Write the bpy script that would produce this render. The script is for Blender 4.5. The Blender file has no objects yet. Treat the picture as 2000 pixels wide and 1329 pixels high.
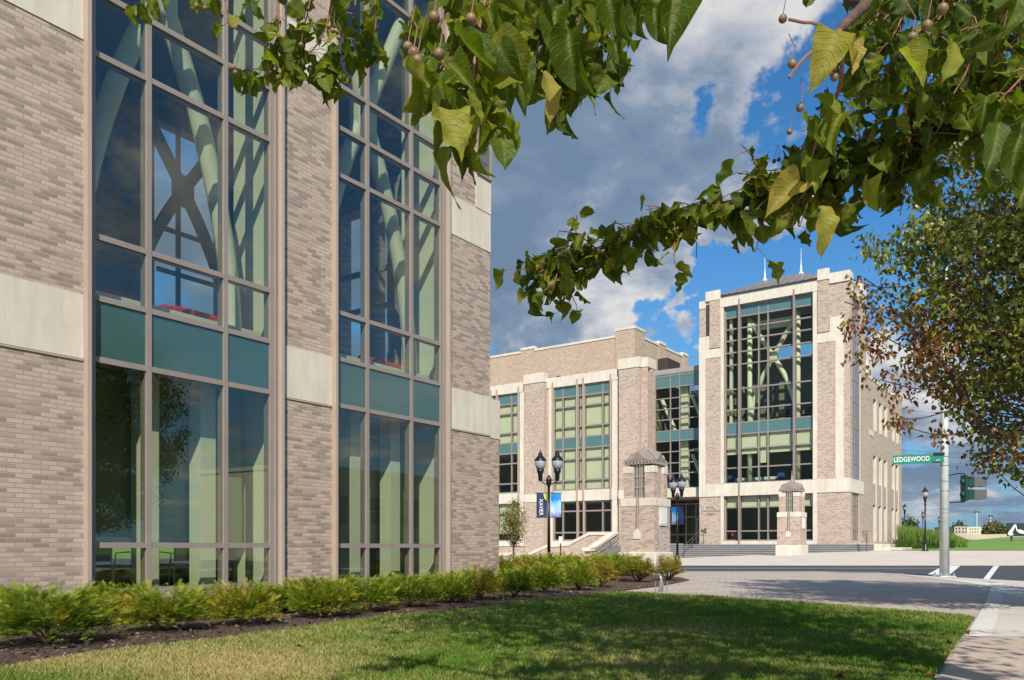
import bpy, bmesh, math, random
import numpy as np
from mathutils import Vector, Matrix
random.seed(7); rng = np.random.default_rng(7)
SC = bpy.context.scene
COL = SC.collection
# ------------------------------------------------------------------ camera
FPX, CX, CY, EYE, YAW = 1594.0, 1000.0, 1069.0, 0.82, math.radians(35.1)
RV = Vector((math.cos(YAW), math.sin(YAW), 0)); FV = Vector((-math.sin(YAW), math.cos(YAW), 0))
cd = bpy.data.cameras.new('camera'); cam = bpy.data.objects.new('camera', cd); COL.objects.link(cam)
cam.location = (0, 0, EYE); cam.rotation_euler = (math.pi/2, 0, YAW)
cd.sensor_width = 36; cd.lens = FPX/2000*36; cd.shift_y = (CY-664.5)/2000; cd.clip_start = 0.05; cd.clip_end = 5000
SC.camera = cam
SC.view_settings.view_transform = 'Standard'; SC.view_settings.look = 'None'
SC.view_settings.exposure = 0.3; SC.view_settings.gamma = 1.0

def ray(px, py):
    s = (px-CX)/FPX
    v = RV*s + FV; v.z = (CY-py)/FPX
    return v
def at(px, py, X=None, Y=None, Z=None, W=None):
    """point of the place seen at pixel px,py of the 2000 px photo, on a plane X=, Y=, Z= or at depth W"""
    d = ray(px, py)
    t = W if W is not None else (X/d.x if X is not None else (Y/d.y if Y is not None else (Z-EYE)/d.z))
    return Vector((d.x*t, d.y*t, EYE+d.z*t))
def cw(xc, w, z=0.0):
    v = RV*xc + FV*w; v.z = z
    return v
def proj(p):
    x = p[0]*RV.x+p[1]*RV.y; w = p[0]*FV.x+p[1]*FV.y
    return (CX+FPX*x/w, CY-FPX*(p[2]-EYE)/w, w)

# ------------------------------------------------------------------ sun and sky
SUN_EL = math.radians(40); SUN_DIR = Vector((0.60, -0.80, 0))         # horizontal direction towards the sun
sd = bpy.data.lights.new('sun', 'SUN'); sd.energy = 4.7; sd.angle = math.radians(0.5); sd.color = (1.0, 0.93, 0.82)
sun = bpy.data.objects.new('sun', sd); COL.objects.link(sun)
tosun = Vector((SUN_DIR.x*math.cos(SUN_EL), SUN_DIR.y*math.cos(SUN_EL), math.sin(SUN_EL)))
sun.rotation_euler = tosun.to_track_quat('Z', 'Y').to_euler()

world = bpy.data.worlds.new("World"); SC.world = world; world.use_nodes = True
wn = world.node_tree; wn.nodes.clear()
def N(nt, typ, **kw):
    n = nt.nodes.new(typ)
    for k, v in kw.items(): setattr(n, k, v)
    return n
def L(nt, a, b): nt.links.new(a, b)
def mth(nt, op, a, b=None, clamp=False):
    n = nt.nodes.new('ShaderNodeMath'); n.operation = op; n.use_clamp = clamp
    for i, v in enumerate((a, b)):
        if v is None: continue
        if isinstance(v, (int, float)): n.inputs[i].default_value = v
        else: nt.links.new(v, n.inputs[i])
    return n.outputs[0]
def ramp(nt, fac, stops, interp='LINEAR'):
    n = nt.nodes.new('ShaderNodeValToRGB'); n.color_ramp.interpolation = interp
    e = n.color_ramp.elements
    while len(e) > 1: e.remove(e[-1])
    e[0].position = stops[0][0]; e[0].color = (*stops[0][1], 1)
    for p, c in stops[1:]:
        x = e.new(p); x.color = (*c, 1)
    nt.links.new(fac, n.inputs[0]); return n.outputs[0]
def mixc(nt, fac, a, b, mode='MIX'):
    n = nt.nodes.new('ShaderNodeMix'); n.data_type = 'RGBA'; n.blend_type = mode
    for s, v in ((0, fac), (6, a), (7, b)):
        if isinstance(v, (int, float)): n.inputs[s].default_value = v
        elif isinstance(v, tuple): n.inputs[s].default_value = (*v, 1)
        else: nt.links.new(v, n.inputs[s])
    return n.outputs[2]
def noise(nt, vec, scale, detail=4, rough=0.5, dist=0.0):
    n = nt.nodes.new('ShaderNodeTexNoise'); n.inputs['Scale'].default_value = scale
    n.inputs['Detail'].default_value = detail; n.inputs['Roughness'].default_value = rough
    n.inputs['Distortion'].default_value = dist
    if vec is not None: nt.links.new(vec, n.inputs['Vector'])
    return n.outputs['Fac']

sky = N(wn, 'ShaderNodeTexSky', sky_type='NISHITA', sun_disc=False)
sky.sun_elevation = SUN_EL; sky.sun_rotation = math.atan2(SUN_DIR.x, SUN_DIR.y)
sky.air_density = 1.0; sky.dust_density = 0.3; sky.ozone_density = 2.5
skyc = mixc(wn, 1.0, sky.outputs[0], (0.40, 0.90, 1.22), 'MULTIPLY')
tc = N(wn, 'ShaderNodeTexCoord'); D = tc.outputs['Generated']
sep = N(wn, 'ShaderNodeSeparateXYZ'); L(wn, D, sep.inputs[0])
zc = mth(wn, 'ADD', mth(wn, 'MAXIMUM', sep.outputs[2], 0.0), 0.22)
cmb = N(wn, 'ShaderNodeCombineXYZ')
L(wn, mth(wn, 'DIVIDE', sep.outputs[0], zc), cmb.inputs[0]); L(wn, mth(wn, 'DIVIDE', sep.outputs[1], zc), cmb.inputs[1])
cmb.inputs[2].default_value = 3.1
P2 = cmb.outputs[0]
n1 = noise(wn, P2, 3.2, 14, 0.62, 0.3); n2 = noise(wn, P2, 1.2, 4, 0.5)
nbig = mth(wn, 'ADD', mth(wn, 'MULTIPLY', n1, 0.72), mth(wn, 'MULTIPLY', n2, 0.28))
wt = N(wn, 'ShaderNodeTexNoise'); wt.inputs['Scale'].default_value = 5.0; wt.inputs['Detail'].default_value = 6; wt.inputs['Roughness'].default_value = 0.6; L(wn, D, wt.inputs['Vector'])
w1 = N(wn, 'ShaderNodeVectorMath', operation='SUBTRACT'); L(wn, wt.outputs['Color'], w1.inputs[0]); w1.inputs[1].default_value = (0.5, 0.5, 0.5)
w2 = N(wn, 'ShaderNodeVectorMath', operation='SCALE'); L(wn, w1.outputs[0], w2.inputs[0]); w2.inputs['Scale'].default_value = 0.42
w3 = N(wn, 'ShaderNodeVectorMath', operation='ADD'); L(wn, D, w3.inputs[0]); L(wn, w2.outputs[0], w3.inputs[1])
w4 = N(wn, 'ShaderNodeVectorMath', operation='NORMALIZE'); L(wn, w3.outputs[0], w4.inputs[0]); DW = w4.outputs[0]
def blob(px, py, rad, soft):
    d = ray(px, py).normalized()
    v = N(wn, 'ShaderNodeVectorMath', operation='DOT_PRODUCT'); L(wn, DW, v.inputs[0]); v.inputs[1].default_value = d
    m = N(wn, 'ShaderNodeMapRange', interpolation_type='SMOOTHSTEP'); L(wn, v.outputs['Value'], m.inputs[0])
    m.inputs[1].default_value = math.cos(math.radians(rad+soft)); m.inputs[2].default_value = math.cos(math.radians(max(rad-soft, 0.1)))
    return m.outputs[0]
cov = mth(wn, 'ADD', mth(wn, 'MULTIPLY', mth(wn, 'SUBTRACT', nbig, 0.5), 3.1), 0.50)
CLOUD_BLOBS = [  # px, py, radius, softness, amount
    (1060, 260, 14, 7, 0.36), (1380, 190, 11, 6, 0.46), (1260, 380, 6, 5, 0.15), (700, 300, 24, 10, 0.15),
    (1100, 570, 6.0, 3.5, 0.30), (1260, 570, 3.5, 2.5, 0.26), (1500, 500, 3.6, 2.5, 0.42), (1770, 705, 3.8, 2.2, 0.50), (1350, 702, 1.0, 0.7, 0.4),
    (1900, 900, 6, 4, 0.16), (1780, 850, 5, 3, 0.15),
    (1660, 420, 5.5, 6, -0.5), (1880, 300, 9, 6, -0.5), (1290, 672, 2.6, 1.6, -0.6), (1200, 665, 1.6, 1.2, -0.3), (1400, 590, 2.2, 1.6, -0.55),
    (1400, 40, 1.6, 1.6, -0.55), (1655, 600, 2.6, 2.0, -0.5), (1350, 620, 2.2, 1.5, -0.5), (1580, 380, 4, 3, -0.4), (1450, 590, 2.0, 1.5, -0.3)]
for px, py, r, s, k in CLOUD_BLOBS:
    cov = mth(wn, 'ADD', cov, mth(wn, 'MULTIPLY', blob(px, py, r, s), k))
dens = N(wn, 'ShaderNodeMapRange', interpolation_type='SMOOTHSTEP'); L(wn, cov, dens.inputs[0])
dens.inputs[1].default_value = 0.42; dens.inputs[2].default_value = 0.78
# cloud body: dense parts go slate grey, thin edges stay white
n3 = noise(wn, P2, 2.6, 14, 0.60, 0.2)
shade = mth(wn, 'ADD', mth(wn, 'MULTIPLY', blob(1080, 320, 11, 8), 0.30), mth(wn, 'MULTIPLY', mth(wn, 'SUBTRACT', n3, 0.5), 3.6))
shade = mth(wn, 'ADD', shade, mth(wn, 'MULTIPLY', blob(1900, 900, 8, 5), 0.30))
shade = mth(wn, 'ADD', shade, mth(wn, 'MULTIPLY', blob(600, 300, 26, 10), 0.35))
for bx, by, br_, bs, bk in ((1380, 190, 6, 5, 0.50), (1770, 690, 4, 3, 0.5), (1180, 600, 5.5, 3, 0.60), (1500, 500, 5, 3, 0.4)):
    shade = mth(wn, 'SUBTRACT', shade, mth(wn, 'MULTIPLY', blob(bx, by, br_, bs), bk))
shade = mth(wn, 'ADD', shade, 0.40)
cl = ramp(wn, shade, [(0.0, (6.5, 6.4, 6.3)), (0.3, (4.2, 4.45, 4.95)), (0.62, (2.0, 2.65, 3.6)), (1.0, (1.45, 2.1, 3.05)), ])
hz = N(wn, 'ShaderNodeMapRange'); L(wn, sep.outputs[2], hz.inputs[0]); hz.inputs[1].default_value = 0.0; hz.inputs[2].default_value = 0.36
hz.inputs[3].default_value = 0.85; hz.inputs[4].default_value = 0.0
skyh = mixc(wn, hz.outputs[0], skyc, (1.75, 2.95, 4.5))
final = mixc(wn, mth(wn, 'MULTIPLY', dens.outputs[0], 0.96), skyh, cl)
bg = N(wn, 'ShaderNodeBackground'); L(wn, final, bg.inputs[0]); bg.inputs[1].default_value = 0.095
wo = N(wn, 'ShaderNodeOutputWorld'); L(wn, bg.outputs[0], wo.inputs[0])

# ------------------------------------------------------------------ materials
MATS = {}
def newmat(name):
    m = bpy.data.materials.new(name); m.use_nodes = True; nt = m.node_tree
    b = nt.nodes['Principled BSDF']; MATS[name] = m
    return m, nt, b
def plain(name, col, rough=0.6, metal=0.0, spec=0.5, var=0.12, scale=3.0, bump=0.0, bscale=60):
    m, nt, b = newmat(name)
    g = N(nt, 'ShaderNodeNewGeometry')
    f = noise(nt, g.outputs['Position'], scale, 5, 0.6)
    lo = tuple(c*(1-var) for c in col); hi = tuple(min(1, c*(1+var)) for c in col)
    L(nt, ramp(nt, f, [(0.3, lo), (0.7, hi)]), b.inputs['Base Color'])
    b.inputs['Roughness'].default_value = rough; b.inputs['Metallic'].default_value = metal
    b.inputs['Specular IOR Level'].default_value = spec
    if bump:
        bn = N(nt, 'ShaderNodeBump'); bn.inputs['Strength'].default_value = bump; bn.inputs['Distance'].default_value = 0.01
        L(nt, noise(nt, g.outputs['Position'], bscale, 4, 0.6), bn.inputs['Height']); L(nt, bn.outputs[0], b.inputs['Normal'])
    return m
def wallvec(nt, off=0.0):
    g = N(nt, 'ShaderNodeNewGeometry'); p = N(nt, 'ShaderNodeSeparateXYZ'); L(nt, g.outputs['Position'], p.inputs[0])
    n = N(nt, 'ShaderNodeSeparateXYZ'); L(nt, g.outputs['True Normal'], n.inputs[0])
    side = mth(nt, 'GREATER_THAN', mth(nt, 'ABSOLUTE', n.outputs[0]), 0.6)
    u = mth(nt, 'ADD', mth(nt, 'MULTIPLY', p.outputs[1], side), mth(nt, 'MULTIPLY', p.outputs[0], mth(nt, 'SUBTRACT', 1.0, side)))
    c = N(nt, 'ShaderNodeCombineXYZ'); L(nt, u, c.inputs[0]); L(nt, p.outputs[2], c.inputs[1])
    return c.outputs[0], g
def brick(name, stops, mortar, bw=0.2216, bh=0.0677, ms=0.009, bump=0.6):
    m, nt, b = newmat(name)
    v, g = wallvec(nt)
    t = N(nt, 'ShaderNodeTexBrick'); L(nt, v, t.inputs['Vector'])
    t.offset = 0.5; t.inputs['Scale'].default_value = 1.0
    t.inputs['Color1'].default_value = (0, 0, 0, 1); t.inputs['Color2'].default_value = (1, 1, 1, 1); t.inputs['Mortar'].default_value = (.5, .5, .5, 1)
    t.inputs['Mortar Size'].default_value = ms; t.inputs['Mortar Smooth'].default_value = 0.3; t.inputs['Bias'].default_value = 0.0
    t.inputs['Brick Width'].default_value = bw; t.inputs['Row Height'].default_value = bh
    c = ramp(nt, t.outputs['Color'], stops)
    mp = N(nt, 'ShaderNodeMapping'); L(nt, v, mp.inputs[0]); mp.inputs[3].default_value = (6, 90, 6)
    c = mixc(nt, 0.10, c, ramp(nt, noise(nt, mp.outputs[0], 1.0, 5, 0.7), [(0.3, (0.45, 0.4, 0.36)), (0.7, (1.0, 0.97, 0.93))]), 'MULTIPLY')
    big = ramp(nt, noise(nt, g.outputs['Position'], 0.5, 4, 0.6), [(0.3, (0.86, 0.86, 0.87)), (0.7, (1.0, 1.0, 1.0))])
    c = mixc(nt, 1.0, c, big, 'MULTIPLY')
    L(nt, mixc(nt, t.outputs['Fac'], c, mortar), b.inputs['Base Color'])
    b.inputs['Roughness'].default_value = 0.85; b.inputs['Specular IOR Level'].default_value = 0.25
    bn = N(nt, 'ShaderNodeBump'); bn.inputs['Strength'].default_value = bump; bn.inputs['Distance'].default_value = 0.006
    h = mth(nt, 'SUBTRACT', mth(nt, 'MULTIPLY', noise(nt, g.outputs['Position'], 120, 3, 0.6), 0.35), t.outputs['Fac'])
    L(nt, h, bn.inputs['Height']); L(nt, bn.outputs[0], b.inputs['Normal'])
    return m
BR_ST = [(0.0, (0.54, 0.43, 0.345)), (0.40, (0.49, 0.385, 0.31)), (0.64, (0.43, 0.335, 0.272)), (0.76, (0.335, 0.258, 0.212)), (1.0, (0.30, 0.226, 0.186))]
brick('brick', BR_ST, (0.36, 0.295, 0.24))
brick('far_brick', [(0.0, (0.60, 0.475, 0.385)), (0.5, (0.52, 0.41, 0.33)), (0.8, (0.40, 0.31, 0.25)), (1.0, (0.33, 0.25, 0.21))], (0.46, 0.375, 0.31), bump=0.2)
brick('tan_brick', [(0.0, (0.60, 0.46, 0.345)), (0.5, (0.53, 0.40, 0.30)), (0.85, (0.43, 0.32, 0.24)), (1.0, (0.40, 0.30, 0.22))], (0.48, 0.37, 0.28), bump=0.2)
def stone(name, col):
    m, nt, b = newmat(name)
    v, g = wallvec(nt)
    f = noise(nt, g.outputs['Position'], 1.2, 8, 0.65)
    c = ramp(nt, f, [(0.3, tuple(x*0.90 for x in col)), (0.7, tuple(min(1, x*1.06) for x in col))])
    mp = N(nt, 'ShaderNodeMapping'); L(nt, v, mp.inputs[0]); mp.inputs[3].default_value = (2.2, 0.25, 1)
    st = ramp(nt, noise(nt, mp.outputs[0], 2.0, 6, 0.7), [(0.40, (0.88, 0.865, 0.84)), (0.62, (1, 1, 1))])
    c = mixc(nt, 1.0, c, st, 'MULTIPLY')
    L(nt, c, b.inputs['Base Color']); b.inputs['Roughness'].default_value = 0.8; b.inputs['Specular IOR Level'].default_value = 0.3
    bn = N(nt, 'ShaderNodeBump'); bn.inputs['Strength'].default_value = 0.15; bn.inputs['Distance'].default_value = 0.005
    L(nt, noise(nt, g.outputs['Position'], 90, 5, 0.7), bn.inputs['Height']); L(nt, bn.outputs[0], b.inputs['Normal'])
    return m
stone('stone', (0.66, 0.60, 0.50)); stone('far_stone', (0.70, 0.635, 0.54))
plain('frame_metal', (0.27, 0.225, 0.20), 0.45, 0.0, 0.5, 0.06)
plain('fin_metal', (0.40, 0.32, 0.26), 0.5, 0.0, 0.5, 0.05)
plain('fin_dark', (0.26, 0.22, 0.195), 0.5)
plain('roof_metal', (0.26, 0.24, 0.23), 0.45, 0.4, 0.5, 0.1)
plain('grey_metal', (0.34, 0.31, 0.30), 0.55, 0.1, 0.5, 0.08)
plain('bronze', (0.12, 0.09, 0.075), 0.4, 0.5)
plain('black_paint', (0.010, 0.010, 0.013), 0.35, 0.0, 0.5, 0.1)
plain('white_paint', (0.75, 0.75, 0.73), 0.5)
plain('steel', (0.5, 0.52, 0.53), 0.35, 0.8)
plain('pole_paint', (0.52, 0.56, 0.52), 0.42, 0.0, 0.5, 0.16, 5.0, 0.1)
plain('sign_green', (0.0, 0.20, 0.13), 0.4)
plain('signal_green', (0.004, 0.05, 0.038), 0.45)
plain('signal_grey', (0.10, 0.10, 0.10), 0.5)
plain('lens_dark', (0.02, 0.02, 0.02), 0.2)
plain('pale_green', (0.74, 0.76, 0.60), 0.6, var=0.04)
plain('blind_green', (0.72, 0.73, 0.57), 0.8, var=0.04, scale=1.0)
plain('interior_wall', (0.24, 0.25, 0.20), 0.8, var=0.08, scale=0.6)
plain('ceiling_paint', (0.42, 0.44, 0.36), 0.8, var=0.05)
plain('floor_carpet', (0.12, 0.11, 0.085), 0.9)
plain('red_fabric', (0.55, 0.03, 0.03), 0.8)
plain('blue_fabric', (0.03, 0.08, 0.26), 0.8)
plain('pink_fabric', (0.55, 0.08, 0.22), 0.8)
plain('dark_plastic', (0.02, 0.022, 0.025), 0.5)
plain('table_cloth', (0.75, 0.82, 0.85), 0.8)
plain('bark', (0.10, 0.062, 0.042), 0.85, var=0.4, scale=40, bump=0.5, bscale=150)
plain('red_twig', (0.22, 0.10, 0.06), 0.7, var=0.3, scale=40)
plain('fruit_skin', (0.20, 0.125, 0.06), 0.5, var=0.3, scale=90)
plain('cream_wall', (0.60, 0.54, 0.40), 0.85, var=0.06)
plain('ruin_stone', (0.42, 0.37, 0.28), 0.9, var=0.2)
plain('pink_concrete', (0.50, 0.40, 0.32), 0.9, var=0.15, scale=0.3)
plain('dark_window', (0.03, 0.04, 0.045), 0.15)
plain('banner_navy', (0.01, 0.03, 0.11), 0.7)
plain('banner_yellow', (0.5, 0.55, 0.06), 0.7)
plain('board_dark', (0.02, 0.03, 0.045), 0.5)
plain('dark_brown', (0.05, 0.035, 0.03), 0.7)
plain('dead_leaf', (0.33, 0.11, 0.04), 0.8, var=0.3, scale=20)
def banner_mat():
    m, nt, b = newmat('banner_blue')
    t = N(nt, 'ShaderNodeTexCoord'); s = N(nt, 'ShaderNodeSeparateXYZ'); L(nt, t.outputs['Generated'], s.inputs[0])
    w = mth(nt, 'ADD', s.outputs[2], mth(nt, 'MULTIPLY', noise(nt, t.outputs['Generated'], 3.0, 3), 0.5))
    L(nt, ramp(nt, w, [(0.3, (0.16, 0.14, 0.42)), (0.5, (0.45, 0.60, 0.85)), (0.75, (0.30, 0.60, 0.90)), (1.1, (0.0, 0.22, 0.62))]), b.inputs['Base Color'])
    b.inputs['Roughness'].default_value = 0.7
banner_mat()
def glass(name, tint, refl=1.5, add=0.03, gcol=(0.92, 0.98, 0.92)):
    m, nt, b = newmat(name); nt.nodes.remove(b)
    tr = N(nt, 'ShaderNodeBsdfTransparent'); tr.inputs[0].default_value = (*tint, 1)
    gl = N(nt, 'ShaderNodeBsdfGlossy'); gl.inputs['Roughness'].default_value = 0.0; gl.inputs[0].default_value = (*gcol, 1)
    g = N(nt, 'ShaderNodeNewGeometry')
    dt = N(nt, 'ShaderNodeVectorMath', operation='DOT_PRODUCT'); L(nt, g.outputs['Normal'], dt.inputs[0]); L(nt, g.outputs['Incoming'], dt.inputs[1])
    sch = mth(nt, 'POWER', mth(nt, 'SUBTRACT', 1.0, mth(nt, 'ABSOLUTE', dt.outputs['Value'])), 4.0)
    bn = N(nt, 'ShaderNodeBump'); bn.inputs['Strength'].default_value = 0.05; bn.inputs['Distance'].default_value = 0.02
    L(nt, noise(nt, g.outputs['Position'], 0.7, 2, 0.5), bn.inputs['Height']); L(nt, bn.outputs[0], gl.inputs['Normal'])
    mx = N(nt, 'ShaderNodeMixShader'); L(nt, mth(nt, 'ADD', sch, add+0.04, True), mx.inputs[0])
    L(nt, tr.outputs[0], mx.inputs[1]); L(nt, gl.outputs[0], mx.inputs[2])
    L(nt, mx.outputs[0], nt.nodes['Material Output'].inputs[0])
glass('glass', (0.66, 0.71, 0.62), 1.5, 0.09)
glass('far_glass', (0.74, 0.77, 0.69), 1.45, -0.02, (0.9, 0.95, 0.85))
glass('side_glass', (0.5, 0.62, 0.66), 1.5, 0.40, (0.40, 0.64, 0.92))  # blue of a reflected sky is put into the gloss tint
glass('clear_glass', (0.8, 0.9, 0.9), 1.45, 0.02)
def meshshade():
    m, nt, b = newmat('mesh_shade')
    b.inputs['Base Color'].default_value = (0.27, 0.32, 0.20, 1); b.inputs['Roughness'].default_value = 0.9
    tr = N(nt, 'ShaderNodeBsdfTransparent'); mx = N(nt, 'ShaderNodeMixShader'); mx.inputs[0].default_value = 0.7
    L(nt, tr.outputs[0], mx.inputs[1]); L(nt, b.outputs[0], mx.inputs[2]); L(nt, mx.outputs[0], nt.nodes['Material Output'].inputs[0])
meshshade()
def spandrel(name, col, rough):
    m, nt, b = newmat(name)
    b.inputs['Base Color'].default_value = (*col, 1); b.inputs['Roughness'].default_value = rough
    b.inputs['Specular IOR Level'].default_value = 0.9; b.inputs['Coat Weight'].default_value = 0.6; b.inputs['Coat Roughness'].default_value = 0.0
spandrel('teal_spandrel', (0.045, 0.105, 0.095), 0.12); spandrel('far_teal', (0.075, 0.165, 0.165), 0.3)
def lampglass():
    m, nt, b = newmat('lamp_glass')
    b.inputs['Base Color'].default_value = (0.6, 0.63, 0.66, 1); b.inputs['Roughness'].default_value = 0.25
    b.inputs['Transmission Weight'].default_value = 0.45
lampglass()
def ground_mats():
    # lawn soil/thatch under the blades
    m, nt, b = newmat('lawn')
    g = N(nt, 'ShaderNodeNewGeometry'); p = g.outputs['Position']
    f = mth(nt, 'ADD', mth(nt, 'MULTIPLY', noise(nt, p, 0.55, 5, 0.6), 0.8), mth(nt, 'MULTIPLY', noise(nt, p, 6, 5, 0.7), 0.2))
    c = ramp(nt, f, [(0.36, (0.035, 0.095, 0.010)), (0.5, (0.07, 0.135, 0.016)), (0.6, (0.19, 0.19, 0.06)), (0.72, (0.30, 0.24, 0.12))])
    fine = ramp(nt, noise(nt, p, 60, 4, 0.8), [(0.3, (0.45, 0.45, 0.45)), (0.7, (1.25, 1.25, 1.25))])
    L(nt, mixc(nt, 1.0, c, fine, 'MULTIPLY'), b.inputs['Base Color']); b.inputs['Roughness'].default_value = 0.95
    b.inputs['Specular IOR Level'].default_value = 0.1
    m, nt, b = newmat('grass_blade')
    g = N(nt, 'ShaderNodeNewGeometry'); p = g.outputs['Position']
    at_ = N(nt, 'ShaderNodeAttribute', attribute_name='tone')
    f = mth(nt, 'ADD', mth(nt, 'MULTIPLY', noise(nt, p, 0.5, 4, 0.6), 0.75), mth(nt, 'MULTIPLY', at_.outputs['Fac'], 0.25))
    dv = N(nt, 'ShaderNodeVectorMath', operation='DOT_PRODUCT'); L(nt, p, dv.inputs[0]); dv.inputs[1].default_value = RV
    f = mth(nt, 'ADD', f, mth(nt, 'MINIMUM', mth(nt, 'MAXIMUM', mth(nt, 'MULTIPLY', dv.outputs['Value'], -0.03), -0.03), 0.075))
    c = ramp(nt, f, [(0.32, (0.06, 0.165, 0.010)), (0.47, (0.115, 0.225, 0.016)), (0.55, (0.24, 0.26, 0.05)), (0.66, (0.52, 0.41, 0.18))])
    L(nt, c, b.inputs['Base Color']); b.inputs['Roughness'].default_value = 0.6; b.inputs['Specular IOR Level'].default_value = 0.3
    tl = N(nt, 'ShaderNodeBsdfTranslucent'); L(nt, c, tl.inputs[0]); mx = N(nt, 'ShaderNodeMixShader'); mx.inputs[0].default_value = 0.3
    L(nt, b.outputs[0], mx.inputs[1]); L(nt, tl.outputs[0], mx.inputs[2]); L(nt, mx.outputs[0], nt.nodes['Material Output'].inputs[0])
    m, nt, b = newmat('far_grass')
    g = N(nt, 'ShaderNodeNewGeometry'); p = g.outputs['Position']
    c = ramp(nt, noise(nt, p, 0.35, 6, 0.65), [(0.3, (0.10, 0.20, 0.03)), (0.6, (0.17, 0.28, 0.045)), (0.75, (0.26, 0.30, 0.08))])
    L(nt, c, b.inputs['Base Color']); b.inputs['Roughness'].default_value = 0.95
    m, nt, b = newmat('mulch')
    g = N(nt, 'ShaderNodeNewGeometry'); p = g.outputs['Position']
    v = N(nt, 'ShaderNodeTexVoronoi'); L(nt, p, v.inputs['Vector']); v.inputs['Scale'].default_value = 55
    f = mth(nt, 'ADD', mth(nt, 'MULTIPLY', v.outputs['Distance'], 0.4), noise(nt, p, 30, 5, 0.8))
    c = ramp(nt, f, [(0.45, (0.025, 0.016, 0.012)), (0.65, (0.085, 0.055, 0.042)), (0.9, (0.22, 0.155, 0.12))])
    L(nt, c, b.inputs['Base Color']); b.inputs['Roughness'].default_value = 0.95; b.inputs['Specular IOR Level'].default_value = 0.15
    bn = N(nt, 'ShaderNodeBump'); bn.inputs['Strength'].default_value = 1.0; bn.inputs['Distance'].default_value = 0.03
    L(nt, f, bn.inputs['Height']); L(nt, bn.outputs[0], b.inputs['Normal'])
    # pavers
    m, nt, b = newmat('pavers')
    g = N(nt, 'ShaderNodeNewGeometry'); p = g.outputs['Position']
    mp = N(nt, 'ShaderNodeMapping'); L(nt, p, mp.inputs[0]); mp.inputs[2].default_value = (0, 0, math.radians(-20))
    t = N(nt, 'ShaderNodeTexBrick'); L(nt, mp.outputs[0], t.inputs['Vector']); t.inputs['Scale'].default_value = 1
    t.inputs['Brick Width'].default_value = 0.32; t.inputs['Row Height'].default_value = 0.16; t.inputs['Mortar Size'].default_value = 0.007
    t.inputs['Color1'].default_value = (0, 0, 0, 1); t.inputs['Color2'].default_value = (1, 1, 1, 1); t.inputs['Mortar'].default_value = (0.4, 0.4, 0.4, 1)
    c = ramp(nt, t.outputs['Color'], [(0, (0.40, 0.345, 0.29)), (0.5, (0.49, 0.43, 0.37)), (1, (0.43, 0.35, 0.30))])
    c = mixc(nt, t.outputs['Fac'], c, (0.22, 0.19, 0.16))
    c = mixc(nt, 1.0, c, ramp(nt, noise(nt, p, 0.8, 6, 0.7), [(0.3, (0.82, 0.82, 0.82)), (0.7, (1.05, 1.05, 1.05))]), 'MULTIPLY')
    L(nt, c, b.inputs['Base Color']); b.inputs['Roughness'].default_value = 0.85
    bn = N(nt, 'ShaderNodeBump'); bn.inputs['Strength'].default_value = 0.4; bn.inputs['Distance'].default_value = 0.004; bn.invert = True
    L(nt, t.outputs['Fac'], bn.inputs['Height']); L(nt, bn.outputs[0], b.inputs['Normal'])
    def conc(name, col, spk, joint, rot=0.0):
        m, nt, b = newmat(name)
        g = N(nt, 'ShaderNodeNewGeometry'); p = g.outputs['Position']
        c = ramp(nt, noise(nt, p, 0.7, 7, 0.7), [(0.3, tuple(x*0.88 for x in col)), (0.7, tuple(min(1, x*1.06) for x in col))])
        c = mixc(nt, spk, c, ramp(nt, noise(nt, p, 90, 4, 0.9), [(0.35, (0.45, 0.4, 0.36)), (0.65, (1.3, 1.3, 1.3))]), 'MULTIPLY')
        if joint:
            mp = N(nt, 'ShaderNodeMapping'); L(nt, p, mp.inputs[0]); mp.inputs[2].default_value = (0, 0, rot)
            t = N(nt, 'ShaderNodeTexBrick'); L(nt, mp.outputs[0], t.inputs['Vector']); t.inputs['Scale'].default_value = 1; t.offset = 0
            t.inputs['Brick Width'].default_value = joint; t.inputs['Row Height'].default_value = joint; t.inputs['Mortar Size'].default_value = 0.012
            c = mixc(nt, mth(nt, 'MULTIPLY', t.outputs['Fac'], 0.5), c, (0.2, 0.18, 0.16))
        L(nt, c, b.inputs['Base Color']); b.inputs['Roughness'].default_value = 0.9; b.inputs['Specular IOR Level'].default_value = 0.2
    conc('concrete', (0.56, 0.52, 0.46), 0.25, 1.8, math.radians(35)); conc('plaza_concrete', (0.60, 0.53, 0.46), 0.15, 3.0)
    conc('aggregate', (0.52, 0.43, 0.35), 0.7, 0); conc('kerb_stone', (0.62, 0.60, 0.55), 0.2, 0)
    conc('step_stone', (0.20, 0.20, 0.20), 0.2, 0); conc('nosing_stone', (0.34, 0.34, 0.33), 0.2, 0); conc('line_paint', (0.72, 0.72, 0.70), 0.25, 0)
    m, nt, b = newmat('asphalt')
    g = N(nt, 'ShaderNodeNewGeometry'); p = g.outputs['Position']
    c = ramp(nt, noise(nt, p, 0.6, 6, 0.7), [(0.3, (0.040, 0.042, 0.048)), (0.7, (0.062, 0.063, 0.068))])
    c = mixc(nt, 0.5, c, ramp(nt, noise(nt, p, 140, 3, 0.9), [(0.3, (0.5, 0.5, 0.5)), (0.7, (1.6, 1.6, 1.6))]), 'MULTIPLY')
    L(nt, c, b.inputs['Base Color']); b.inputs['Roughness'].default_value = 0.85
ground_mats()
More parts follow.
